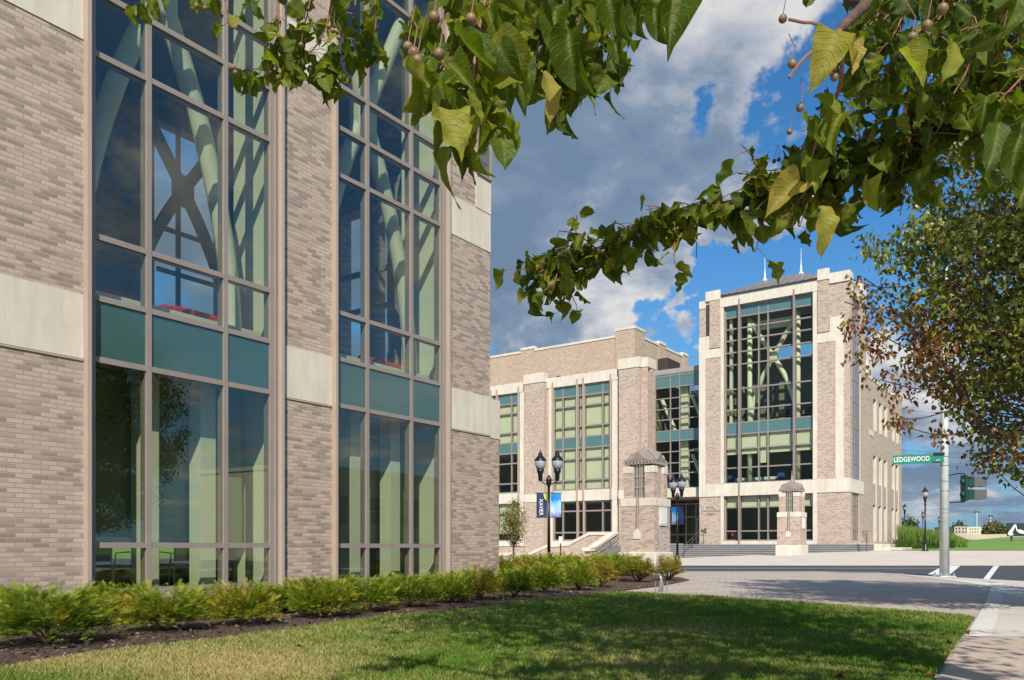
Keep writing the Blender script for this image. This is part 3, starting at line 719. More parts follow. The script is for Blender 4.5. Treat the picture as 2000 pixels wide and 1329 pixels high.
ts.box(TX0, TX0+0.5, FY+0.1, FY+4.6, 19.85, 20.4); ts.box(TX1-0.5, TX1+0.035, FY+0.07, FY+0.9, 19.96, 20.68); ts.box(TX1-0.5, TX1+0.06, FY+3.6, FY+5.2, 20.0, 20.9)
each(ts, 'stone_trim', 'far_stone', fb)
pp = MB(); pf.box(pp, -24.3, -23.43, 16.5, 20.25, -0.05, 0.10); pf.box(pp, -16.04, -15.24, 16.5, 20.3, -0.05, 0.10); each(pp, 'pilaster', 'far_brick', fb)
sl_ = MB(); pf.box(sl_, -24.62, -24.31, 17.51, 20.0, -0.1, 0.02); sl_.build('slot', 'dark_brown', fb)
# tower windows
TM = [-21.93, -20.49, -19.78, -17.76]
ZT = [5.75, 6.95, 8.75, 9.60, 10.47, 11.45, 12.75, 14.55, 15.7, 16.7, 17.75, 18.75, 19.6]
zt = [5.75] + [at(1414, y, Y=FY).z for y in (915, 878, 850, 828, 802.5, 762, 714.5, 690.5, 667, 644.5, 622)] + [19.6]
bl = [(2, j, zt[2]+0.02) for j in range(5)] + [(1, 0, zt[1]+1.05), (1, 1, zt[1]+1.05), (1, 2, zt[1]+0.3), (1, 3, zt[1]+1.05), (1, 4, zt[1]+1.05)]
curtain(pf, fb, -23.16, -16.39, TM, zt, 'gggs'+'g'*7+'s', fw=0.10, depth=0.2, rec=0.25, fins=(-21.93, -17.76), finspan=(1.05, 20.0), gmat='far_glass', smat='far_teal', blinds=bl, finw=0.13, finout=0.1, finmat='frame_metal',
        label='tall glass wall of the tower with crossed braces inside', vw=0.10)
h1 = [1.3] + [at(1414, y, Y=FY).z for y in (1038, 992)] + [4.80]
curtain(pf, fb, -23.16, -16.39, TM, h1, 'ggg', fw=0.10, depth=0.2, rec=0.25, gmat='far_glass', blinds=[(2, j, h1[2]+0.02) for j in range(5)], label='ground floor tower window with blinds over the upper panes')
# tower right side (facing +X)
px_ = Plane('X', TX1)
w = MB(); SY0, SY1 = 62.15, 64.75
w.box(TX0, TX1-0.5, 66.61, 67.0, 0.3, 15.9); w.box(TX0, TX1-0.5, 66.61, 67.0, 17.1, 20.2); w.box(TX0, -20.7, 66.61, 67.0, 15.91, 17.09); wallX(w, TX1, 0.5, FY+0.5, 67.0, 0.3, 20.2, [(SY0+0.35, SY1, 1.3, 4.85), (SY0+0.35, SY1, 5.75, 19.0)])
w.build('tower_side_wall', 'far_brick', fb)
sy = [62.5, 63.2, 63.75, 64.25]
curtain(px_, fb, SY0+0.35, SY1, (63.1, 63.62, 64.15), zt[:-1]+[19.0], 'gggs'+'g'*8, fw=0.08, rec=0.1, gmat='side_glass', smat='far_teal', label='narrow side window of the tower with reflections tinted sky blue')
curtain(px_, fb, SY0+0.35, SY1, (63.1, 63.62, 64.15), h1, 'ggg', fw=0.08, rec=0.1, gmat='far_glass', label='narrow ground floor side window')
ts = MB(); px_.box(ts, 61.86, 66.2, 4.8, 5.78, -0.05, 0.035); px_.box(ts, 61.86, 62.15, 15.75, 16.45, -0.05, 0.03)
px_.box(ts, SY0+0.1, SY1+0.3, 19.0, 19.7, -0.05, 0.04); px_.box(ts, SY1+0.0, SY1+0.28, 5.79, 15.5, -0.05, 0.03)
each(ts, 'side_trim', 'far_stone', fb)
# right wing running back along +Y
WY0, WY1 = 67.0, at(1761, 900, X=TX1).y
slots = []
for xs_, ws_ in ((1709, 5), (1720, 4.6), (1730, 4.4), (1745, 4), (1753, 3.8)):
    a = at(xs_-ws_/2-1.2, 900, X=TX1).y; b = at(xs_+ws_/2, 900, X=TX1).y
    slots.append((a, b))
zu = (at(1709, 841, X=TX1).z, at(1709, 781, X=TX1).z); zl = (1.3, at(1709, 891, X=TX1).z)
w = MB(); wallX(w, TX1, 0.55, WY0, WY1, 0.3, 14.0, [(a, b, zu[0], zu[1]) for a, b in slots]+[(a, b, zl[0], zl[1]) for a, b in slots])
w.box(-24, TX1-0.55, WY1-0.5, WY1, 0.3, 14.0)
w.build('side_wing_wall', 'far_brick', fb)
rv = MB(); gp = MB(); bp = MB()
for a, b in slots:
    for z0_, z1_ in (zu, zl):
        rv.box(TX1-0.5, TX1+0.02, b-0.06, b+0.12, z0_, z1_); rv.box(TX1-0.5, TX1+0.02, a, b-0.06, z0_-0.12, z0_)
        gp.box(TX1-0.54, TX1-0.46, a, b-0.06, z0_, z1_)
    bp.box(TX1-0.46, TX1-0.03, a, b-0.065, zl[0]+2.9, zl[0]+4.6)
each(rv, 'slot_surround', 'far_stone', fb); each(gp, 'slot_window', 'dark_window', fb); each(bp, 'brick_infill', 'far_brick', fb)
w = MB(); w.box(TX1-0.6, TX1+0.04, WY0, WY1+0.04, 14.0, 14.25); w.box(TX1-0.9, TX1+0.12, WY0, WY0+1.1, 14.25, 15.2); w.box(TX1-0.9, TX1+0.12, WY1-1.2, WY1+0.1, 14.25, 14.8)
w.box(TX1-0.3, TX1+0.04, WY0+1.2, WY0+2.6, 9.6, 10.0)
each(w, 'wing_coping', 'far_stone', fb)
# left wing windows with pilasters
XA0, XA1 = -38.96, -33.03; XB0, XB1 = -48.4, -42.57
w = MB()
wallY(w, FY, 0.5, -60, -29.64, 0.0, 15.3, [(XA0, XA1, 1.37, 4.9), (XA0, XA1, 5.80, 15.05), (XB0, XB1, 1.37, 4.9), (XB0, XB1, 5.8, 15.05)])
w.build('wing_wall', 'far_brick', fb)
pw = MB()
pf.box(pw, -41.72, -39.6, 0.0, 15.6, 0.0, 0.5); pf.box(pw, -32.10, -30.2, 0.0, 15.75, 0.0, 0.5); pf.box(pw, -51.5, -49.3, 0.0, 15.6, 0.0, 0.5)
pw.box(-31.5, -29.64, FY+0.5, FY+1.4, 0, 15.75); pw.box(-30.195, -29.64, FY-0.1, FY, 0, 15.75)
each(pw, 'pilaster', 'far_brick', fb)
ws2 = MB()
def wb(u0, u1, z0, z1, n=0.04, back=-0.05): pf.box(ws2, u0, u1, z0, z1, back, n)
for x0, x1 in ((XA0, XA1), (XB0, XB1)):
    wb(x0-0.62, x1+0.9, 15.05, 15.95, 0.09); wb(x0-0.42, x0-0.02, 5.8, 15.05, 0.06); wb(x1+0.05, x1+0.55, 5.8, 15.05, 0.06)
    wb(x0-0.42, x0-0.02, 1.0, 4.85, 0.06); wb(x1+0.05, x1+0.55, 1.0, 4.85, 0.06); wb(x0-0.40, x1+0.52, 4.86, 5.79, 0.05); wb(x0-0.40, x1+0.52, 0.9, 1.37, 0.08)
for a, b, zt_ in ((-41.72, -39.6, 15.6), (-51.5, -49.3, 15.6), (-32.10, -30.2, 15.75)):
    pf.box(ws2, a-0.05, b+0.05, zt_, zt_+0.85, -0.1, 0.56); pf.box(ws2, a-0.03, b+0.03, 4.87, 5.6, 0.02, 0.54)
ws2.box(-30.14, -29.6, FY-0.15, FY+1.45, 15.76, 16.55)
each(ws2, 'stone_trim', 'far_stone', fb)
def mv(x0, x1, fr): return [x0+(x1-x0)*t for t in fr]
frA = [(1101-1081.8)/114.9, (1131.4-1081.8)/114.9, (1143.8-1081.8)/114.9, (1178.6-1081.8)/114.9]
MA = mv(XA0, XA1, frA); MBm = mv(XB0, XB1, [1-frA[3], 1-frA[2], 1-frA[1], 1-frA[0]])
ph = [5.80, 6.70, 8.56, 9.50, 10.47, 11.40, 13.20, 14.10, 15.05]; prow = 'gggsgggs'
allb = [(i, j, ph[i]+0.02) for i in (0, 1, 2, 4, 5, 6) for j in range(5)]
topb = [(i, j, ph[i]+0.02) for i in (4, 5, 6) for j in range(5)]
curtain(pf, fb, XA0, XA1, MA, ph, prow, fw=0.13, depth=0.16, rec=0.12, fins=(XA0+0.05, MA[1], MA[2], XA1-0.05), finspan=(4.86, 15.55), gmat='far_glass', smat='far_teal', blinds=allb, finw=0.12, finout=0.2, label='three storey window with all its pale green blinds down')
curtain(pf, fb, XB0, XB1, MBm, ph, prow, fw=0.13, depth=0.16, rec=0.12, fins=(XB0+0.05, MBm[1], MBm[2], XB1-0.05), finspan=(4.86, 15.55), gmat='far_glass', smat='far_teal', blinds=topb, finw=0.12, finout=0.2, label='window beside the near building corner with only its upper blinds down')
lh = [1.37, 2.10, 3.98, 4.86]
curtain(pf, fb, XA0, XA1, MA, lh, 'ggg', fw=0.13, depth=0.16, rec=0.12, gmat='far_glass', label='dark ground floor window behind the ramp wall', fins=(MA[1], MA[2]), finw=0.12, finout=0.1)
curtain(pf, fb, XB0, XB1, MBm, lh, 'ggg', fw=0.13, depth=0.16, rec=0.12, gmat='far_glass', blinds=[(i, j, lh[i]+0.02) for i in (1, 2) for j in (3, 4)], label='ground floor window behind the small tree')
# glass connector
CYp = 63.1; pc = Plane('Y', CYp); cx0, cx1 = -29.64, TX0
def cz(y): return at(1266, y, Y=CYp).z
ch = [at(1340, 954, Y=CYp).z] + [cz(y) for y in (927.6, 907.7, 886, 865.5, 845.6, 823.8, 803.5, 783, 762, 740, 735)]
ch = sorted(ch); cu = [at(1309.4, 800, Y=CYp).x, at(1327.5, 800, Y=CYp).x]
curtain(pc, fb, cx0, cx1, cu, ch, 'ggggsgggg'+'ss', fw=0.08, depth=0.15, rec=0.0, gmat='far_glass', smat='far_teal', label='glazed link between the wing and the tower')
w = MB(); w.box(cx0, cx1, CYp-0.02, CYp+6, ch[-1], ch[-1]+0.35); w.build('link_roof', 'grey_metal', fb)
w = MB()
pts = [(cx0, CYp-0.1), (cx0+1.2, CYp-0.55), (cx0+2.6, CYp-0.7), (cx1, CYp-0.55)]
poly = [Vector((x, y, ch[0]-0.75)) for x, y in pts] + [Vector((cx1, CYp+6, ch[0]-0.75)), Vector((cx0, CYp+6, ch[0]-0.75))]
w.prism(poly, (0, 0, 0.73)); w.build('canopy', 'stone', fb)
# entrance under the link
EY = 66.0; pe = Plane('Y', EY)
curtain(pe, fb, cx0, cx1, mv(cx0, cx1, (0.35, 0.55, 0.62, 0.8, 0.86)), [1.0, 1.9, 3.4, 4.6], 'ggg', fw=0.14, depth=0.1, rec=0.0, gmat='far_glass', label='entrance glazing in the shade of the link')
dr = MB()
for x in (cx0+2.5, cx0+3.75): dr.box(x, x+0.12, EY-0.1, EY-0.04, 1.02, 3.3); dr.box(x+0.9, x+1.02, EY-0.1, EY-0.04, 1.02, 3.3); dr.box(x+0.12, x+0.9, EY-0.1, EY-0.04, 3.16, 3.3); dr.box(x+0.12, x+0.9, EY-0.1, EY-0.04, 1.02, 1.25)
dd = dr.build('door', 'grey_metal', fb)
h = MB(); h.box(cx0+3.3, cx0+3.34, EY-0.18, EY-0.14, 1.9, 2.5); h.box(cx0+3.95, cx0+3.99, EY-0.18, EY-0.14, 1.9, 2.5); h.build('handle', 'steel', dd)
# interiors
it = MB()
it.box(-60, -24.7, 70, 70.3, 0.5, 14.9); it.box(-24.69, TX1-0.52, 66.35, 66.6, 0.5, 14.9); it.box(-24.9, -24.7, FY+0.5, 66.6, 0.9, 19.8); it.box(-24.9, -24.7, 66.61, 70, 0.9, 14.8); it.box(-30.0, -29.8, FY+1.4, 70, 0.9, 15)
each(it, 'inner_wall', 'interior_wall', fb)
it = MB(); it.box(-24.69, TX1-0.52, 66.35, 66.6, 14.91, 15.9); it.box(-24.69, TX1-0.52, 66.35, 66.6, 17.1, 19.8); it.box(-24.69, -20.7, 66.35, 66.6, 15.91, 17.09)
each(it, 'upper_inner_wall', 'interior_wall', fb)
it = MB()
for z in (0.9, 5.55, 10.35):
    it.box(-60, -30.01, FY+0.52, 69.98, z-0.5, z-0.06); it.box(-24.69, TX1-0.52, FY+0.52, 66.3, z-0.5, z-0.06)
    if z > 1: it.box(-29.79, -24.92, CYp+0.3, 69.98, z-0.5, z-0.06)
each(it, 'inner_floor', 'floor_carpet', fb)
it = MB(); it.box(-24.68, TX1-0.52, FY+0.45, 66.3, 19.25, 19.5); it.box(-60, -30.01, FY+0.52, 70, 14.91, 15.1)
for z in (4.88, 9.62): it.box(-60, -30.02, FY+0.62, 69.9, z-0.12, z+0.1); it.box(-24.68, TX1-0.53, FY+0.62, 66.3, z-0.12, z+0.1)
each(it, 'inner_ceiling', 'ceiling_paint', fb)
it = MB()
for x in (-21.4, -17.72): it.tube([(x, FY+0.85, 5.0), (x, FY+0.85, 19.25)], 0.19, 12)
it.build('column', 'pale_green', fb, smooth=True)
arch(fb, pf, -21.35, -17.8, 10.3, 15.4, 18.5, n=-0.9, r=0.19)
it = MB(); it.box(-21.3, -17.9, FY+1.2, FY+1.4, 17.7, 18.4); it.box(-22.9, -22.7, FY+0.55, FY+0.8, 10.3, 19.2); each(it, 'beam', 'pale_green', fb)
it = MB()
for z in (5.6, 10.4):
    it.tube([(cx0+0.3, CYp+0.7, z+2.9), (cx0+1.6, CYp+0.7, z)], 0.17, 8); it.box(cx0+2.1, cx0+2.75, CYp+0.5, CYp+0.8, z, z+4.2)
    it.tube([(cx0+3.0, CYp+0.8, z+2.9), (cx0+4.2, CYp+0.8, z)], 0.15, 8); it.box(cx0+2.7, cx1-0.4, CYp+1.2, CYp+1.35, z+3.2, z+3.45)
it.build('link_framing', 'pale_green', fb)
# theatre block behind the wing
BY = 68.0; bx = -34.0
w = MB(); w.box(-70, bx, BY, 79.9, 0, 20.4); w.build('upper_block', 'tan_brick', fb)
w = MB(); w.box(bx-1.9, bx+0.12, BY-0.12, BY+1.9, 15, 20.95); w.box(-46.6, -45.0, BY-0.1, BY+0.3, 15, 20.6)
w.box(bx-0.4, bx+0.1, 73.2, 74.6, 15, 20.6); w.box(bx-0.4, bx+0.1, 78.9, 80.1, 15, 20.6); each(w, 'block_pilaster', 'tan_brick', fb)
w = MB(); w.box(-70, bx-1.95, BY-0.06, BY+0.3, 20.4, 20.62); w.box(bx-0.3, bx+0.06, BY+1.95, 79.9, 20.4, 20.62)
w.box(bx-1.95, bx+0.17, BY-0.17, BY+1.95, 20.95, 21.2); w.box(-46.65, -44.95, BY-0.15, BY+0.35, 20.63, 20.9); w.box(bx-0.45, bx+0.15, 73.15, 74.65, 20.63, 20.9); w.box(bx-0.45, bx+0.15, 78.85, 80.15, 20.63, 20.9)
each(w, 'block_coping', 'far_stone', fb)
w = MB(); w.box(-29.9, -29.0, 64.2, 66.8, 15.3, 16.9); w.build('roof_box', 'dark_brown', fb)
# wing roofs
w = MB(); w.box(-60, -29.7, FY+0.5, BY, 15.12, 15.3); w.box(-24, TX1-0.56, WY0+3.3, WY1-0.5, 13.5, 13.8); each(w, 'flat_roof', 'grey_metal', fb)
# hipped metal roof with finials
w = MB(); w.box(-23.7, -15.6, FY+0.7, 66.9, 20.05, 20.75); w.build('roof_curb', 'grey_metal', fb)
w = MB(); e = [(-23.9, FY+0.55, 20.75), (-15.4, FY+0.55, 20.75), (-15.4, 67.1, 20.75), (-23.9, 67.1, 20.75)]
r1, r2 = (-20.75, 64.3, 21.95), (-17.95, 64.3, 21.95)
w.add(e+[r1, r2], [(0, 1, 5, 4), (1, 2, 5), (2, 3, 4, 5), (3, 0, 4), (0, 3, 2, 1)])
rf = w.build('hip_roof', 'roof_metal', fb)
for k in range(15):
    w = MB(); x = -23.6+k*0.57; a = Vector((x, FY+0.55, 20.75))
    if x < r1[0]: t = (x-e[0][0])/(r1[0]-e[0][0])
    elif x > r2[0]: t = (e[1][0]-x)/(e[1][0]-r2[0])
    else: t = 1
    b = Vector((x, FY+0.55+(64.3-FY-0.55)*t, 20.75+1.2*t)); w.tube([a+Vector((0, 0, .03)), b+Vector((0, 0, .03))], 0.045, 4); w.build('seam', 'roof_metal', rf)
for x in (r1[0], r2[0]):
    w = MB(); w.lathe([(0.20, 0), (0.20, 0.16), (0.10, 0.22), (0.07, 0.45), (0.09, 0.50), (0.06, 0.66), (0.03, 1.0), (0.014, 2.0), (0.006, 2.05)], (x, 64.3, 21.8), 10); w.build('finial', 'white_paint', fb, smooth=False)
# entrance stairs
for k in range(7):
    pass
stp = MB()
for k in range(7):
    stp.box(-29.8, -11.9+0.0*k, 56.9+0.36*k, 56.9+0.36*(k+1)+0.001*k if k < 6 else FY+0.45, -0.2, (k+1)*0.146-0.001)
stairs = stp.build('stairs', 'step_stone', None); stairs['kind'] = 'structure'
stp = MB()
for k in range(7): stp.box(-29.8, -11.88, 56.9+0.36*k-0.035, 56.9+0.36*k+0.34, (k+1)*0.146-0.04, (k+1)*0.146+0.003)
stp.build('step_nosing', 'nosing_stone', None)['kind'] = 'structure'
# ramp wall left of the stairs
RWY = 52.0
def zr(px, py): 
    p = at(px, py, Y=RWY); return (p.x, p.z)
prof = [zr(900, 1080), zr(1033, 1080), zr(1070, 1063.5), zr(1109, 1061), zr(1151, 1039.5), zr(1206, 1039.5)]
rw_ = thing('ramp_wall', 'stepped brick ramp wall with white stone coping beside the stairs', 'wall', (prof[3][0], RWY, 0))
b = MB(); b.prism([Vector((x, RWY, z-0.2)) for x, z in prof] + [Vector((prof[-1][0], RWY, -0.2)), Vector((prof[0][0], RWY, -0.2))], (0, 0.4, 0)); b.build('brick_wall', 'far_brick', rw_)
b = MB(); b.prism([Vector((x, RWY-0.06, z)) for x, z in prof] + [Vector((x, RWY-0.06, z-0.22)) for x, z in prof[::-1]], (0, 0.52, 0)); b.build('coping', 'far_stone', rw_)
fx = prof[-1][0]; zt2 = prof[-1][1]
b = MB(); b.prism([Vector((fx-0.5, RWY-0.07, zt2-0.2)), Vector((fx-0.5, 48.6, 0.55)), Vector((fx-0.5, 48.2, 0.55)), Vector((fx-0.5, 48.2, -0.2)), Vector((fx-0.5, RWY-0.07, -0.2))], (0.45, 0, 0)); b.build('flank_wall', 'far_brick', rw_)
b = MB(); b.prism([Vector((fx-0.58, RWY-0.07, zt2+0.004)), Vector((fx-0.58, 48.6, 0.80)), Vector((fx-0.58, 48.0, 0.80)), Vector((fx-0.58, 48.0, 0.56)), Vector((fx-0.58, 48.6, 0.56)), Vector((fx-0.58, RWY-0.07, zt2-0.23))], (0.6, 0, 0)); b.build('flank_coping', 'far_stone', rw_)
def handrail(name, label, pts, posts, mat='bronze', r=0.025):
    t = thing(name, label, 'handrail', (pts[0][0], pts[0][1], 0))
    b = MB(); b.tube(pts, r, 6); b.build('rail', mat, t)
    b = MB(); b.tube([Vector(p)-Vector((0, 0, 0.25)) for p in pts], r*0.8, 6); b.build('lower_rail', mat, t)
    for p in posts: b = MB(); b.tube([(p[0], p[1], p[2]), (p[0], p[1], p[3])], r, 6); b.build('post', mat, t)
    return t
handrail('handrail', 'bronze handrail sloping down along the ramp flank wall', [(fx+0.3, RWY-0.2, zt2-0.1), (fx+0.3, 48.4, 0.75), (fx+0.3, 47.9, 0.75)], [(fx+0.3, 50.4, 0.2, 1.25), (fx+0.3, 48.4, 0.0, 0.75)])
ls = MB()
for k in range(6): ls.box(fx+0.02, fx+2.3, 48.6+k*0.36, RWY+3, -0.2-0.01*k, 0.15*(k+1))
tag(ls.build('side_stairs', 'step_stone'), kind='structure')
hx = at(1338, 1090, Y=57).x
handrail('handrail', 'dark handrail rising up the wide stairs to the entrance doors', [(hx, 56.6, 0.95), (hx, 57.0, 1.0), (hx, 59.6, 2.0), (hx, 61.2, 2.0)], [(hx, 56.8, 0, 0.98), (hx, 58.4, 0.5, 1.5), (hx, 60.6, 1.0, 2.0)])
hp = at(1686, 1078, Y=58.5)
handrail('handrail', 'dark handrail at the right end of the wide stairs', [(-12.4, 60.6, 1.95), (-12.4, 59.0, 1.9), (-11.6, 56.6, 1.35), (-11.5, 56.2, 1.35)], [(-12.4, 60.4, 0.9, 1.95), (-11.6, 56.5, 0.5, 1.35)])
pb = thing('plinth_wall', 'low white stone plinth blocks beside the right end of the stairs', 'wall', (-12, 60, 0.4))
b = MB(); b.box(-13.78, -11.4, 60.2, 65.5, 0.3, 1.05); b.build('upper_block', 'far_stone', pb, bevel=0.02)
b = MB(); b.box(-11.39, -10.2, 60.6, 64.5, 0.3, 0.80); b.build('lower_block', 'far_stone', pb, bevel=0.02)
# lettering on the tower pier
lp = at(1387.5, 998, Y=FY-0.07)
for i, (s_, sz) in enumerate((("MICHAEL J.", 0.24), ("CONATON LEARNING", 0.24), ("COMMONS", 0.24))):
    text_mesh(s_, sz, 'fin_metal', 'lettering', fb, Vector((lp.x, FY-0.02, lp.z+0.28-i*0.27))-fb.location, (math.pi/2, 0, 0), 0.012, 0.62)
text_mesh("+E", 0.5, 'bronze', 'lettering', fb, Vector((at(1375, 1037, Y=FY).x, FY-0.03, at(1375, 1037, Y=FY).z))-fb.location, (math.pi/2, 0, 0), 0.02, 0.9)
for x, y in ((1091, 744), (1147.5, 738)):   # flood lights on the wing roof
    p = at(x, y, Y=FY+0.3); t = thing('flood_light', 'left small round flood light on the wing roof edge' if x < 1100 else 'right small round flood light on the wing roof edge', 'light', p, group='flood lights on the wing roof')
    b = MB(); b.lathe([(0.08, 0.0), (0.26, 0.12), (0.28, 0.25), (0.2, 0.4), (0.04, 0.45)], (p.x, p.y, p.z), 12); b.build('lamp_head', 'black_paint', t, smooth=True)
    b = MB(); b.lathe([(0.2, 0), (0.24, 0.06), (0.2, 0.1)], (p.x, p.y-0.12, p.z-0.02), 10); b.build('lens', 'white_paint', t)
    b = MB(); b.box(p.x-0.05, p.x+0.05, p.y-0.05, p.y+0.05, 15.3, p.z+0.01); b.build('bracket', 'black_paint', t)

# ------------------------------------------------------------------ furniture behind the glass
def chair(name, label, loc, rz, mat, group=None, s=1.0, frame='steel'):
    t = thing(name, label, 'chair', loc, rz, group)
    def mk(mb, n, m, **kw):
        o = _build(mb, n, m, t, **kw); return o
    b = MB(); b.box(-0.23, 0.23, -0.22, 0.22, 0.43, 0.47); mk(b, 'seat', mat, bevel=0.015)
    b = MB(); b.box(-0.22, 0.22, 0.20, 0.235, 0.52, 0.86); mk(b, 'backrest', mat, bevel=0.015)
    for sx in (-1, 1):
        for sy in (-1, 1): b = MB(); b.tube([(sx*0.22, sy*0.22, 0), (sx*0.21, sy*0.2, 0.44)], 0.012, 6); mk(b, 'leg', frame)
        b = MB(); b.tube([(sx*0.26, 0.2, 0.45), (sx*0.27, 0.18, 0.66), (sx*0.27, -0.1, 0.68), (sx*0.26, -0.2, 0.64), (sx*0.25, -0.22, 0.45)], 0.012, 6); mk(b, 'armrest', frame)
    t.scale = (s, s, s)
    return t
P_ = lambda px, X, z: at(px, 1069, X=X).xy.to_3d()+Vector((0, 0, z))
chair('chair', 'dark chair with steel arms low in the leftmost pane of the near bay', P_(220, -13.0, 0.06), 1.9, 'dark_plastic')
chair('chair', 'grey chair behind the middle pane of the near bay', P_(335, -13.1, 0.06), -1.2, 'signal_grey')
chair('chair', 'chair with curved steel arms right of the middle pane of the near bay', P_(405, -12.9, 0.06), 2.6, 'dark_plastic')
chair('chair', 'dark chair behind the second glazed bay', P_(760, -13.1, 0.06), 2.0, 'dark_plastic')
def sofa(label, loc, rz, L_=1.4):
    t = thing('sofa', label, 'sofa', loc, rz)
    b = MB(); b.box(-L_/2, L_/2, -0.35, 0.35, 0.1, 0.42); _build(b, 'seat', 'red_fabric', t, bevel=0.04)
    b = MB(); b.box(-L_/2, L_/2, 0.22, 0.38, 0.42, 0.80); _build(b, 'backrest', 'red_fabric', t, bevel=0.05)
    for s in (-1, 1): b = MB(); b.box(s*L_/2-0.07, s*L_/2+0.07, -0.33, 0.33, 0.3, 0.62); _build(b, 'armrest', 'red_fabric', t, bevel=0.04)
    for s in (-1, 1):
        for q in (-1, 1): b = MB(); b.box(s*L_/2*0.9-0.03, s*L_/2*0.9+0.03, q*0.3-0.03, q*0.3+0.03, 0, 0.1); _build(b, 'leg', 'dark_plastic', t)
sofa('red sofa on the upper floor behind the leftmost pane', P_(236, -13.4, 4.43), 1.57, 1.3)
sofa('red sofa on the upper floor behind the middle pane of the near bay', P_(425, -13.3, 4.43), 1.57, 1.5)
sofa('dark red sofa on the upper floor behind the second glazed bay', P_(765, -13.3, 4.43), 1.57, 1.5)
for i, (px, wq) in enumerate(((1430, 64), (1462, 63.4), (1475, 63.8), (1505, 63.4), (1528, 63.2), (1540, 63.6), (1565, 63.3), (1580, 63.2))):
    d = ray(px, 1069); p = d*(wq/d.y)
    o9 = ('first', 'second', 'third', 'fourth', 'fifth', 'sixth', 'seventh', 'eighth')[i]
    c = chair('chair', o9+' dark chair from the left on the top floor of the tower', (p.x, p.y, 10.29), random.uniform(-0.6, 0.6)+math.pi, 'dark_plastic', 'chairs on the top tower floor', 1.25)
tb = thing('table', 'long table under a white cloth on the second floor of the tower', 'table', (-20.9, 63.6, 5.49))
b = MB(); b.box(-22.8, -19.6, 63.2, 64.1, 6.2, 6.27); b.build('tabletop', 'table_cloth', tb)
for x in (-22.7, -19.7):
    for y in (63.3, 64.0): b = MB(); b.box(x-0.03, x+0.03, y-0.03, y+0.03, 5.5, 6.2); b.build('leg', 'steel', tb)
b = MB(); b.box(-22.83, -19.57, 63.17, 63.19, 5.75, 6.28); b.build('cloth_skirt', 'table_cloth', tb)
for i, x in enumerate((-23.0, -19.1)): chair('chair', ('left', 'right')[i]+' blue chair at the cloth covered table in the tower', (x, 63.3, 5.49), math.pi, 'blue_fabric', None, 1.2)
chair('chair', 'magenta chair behind the ground floor tower window', (-22.6, 62.9, 0.85), math.pi, 'pink_fabric', None, 1.2)

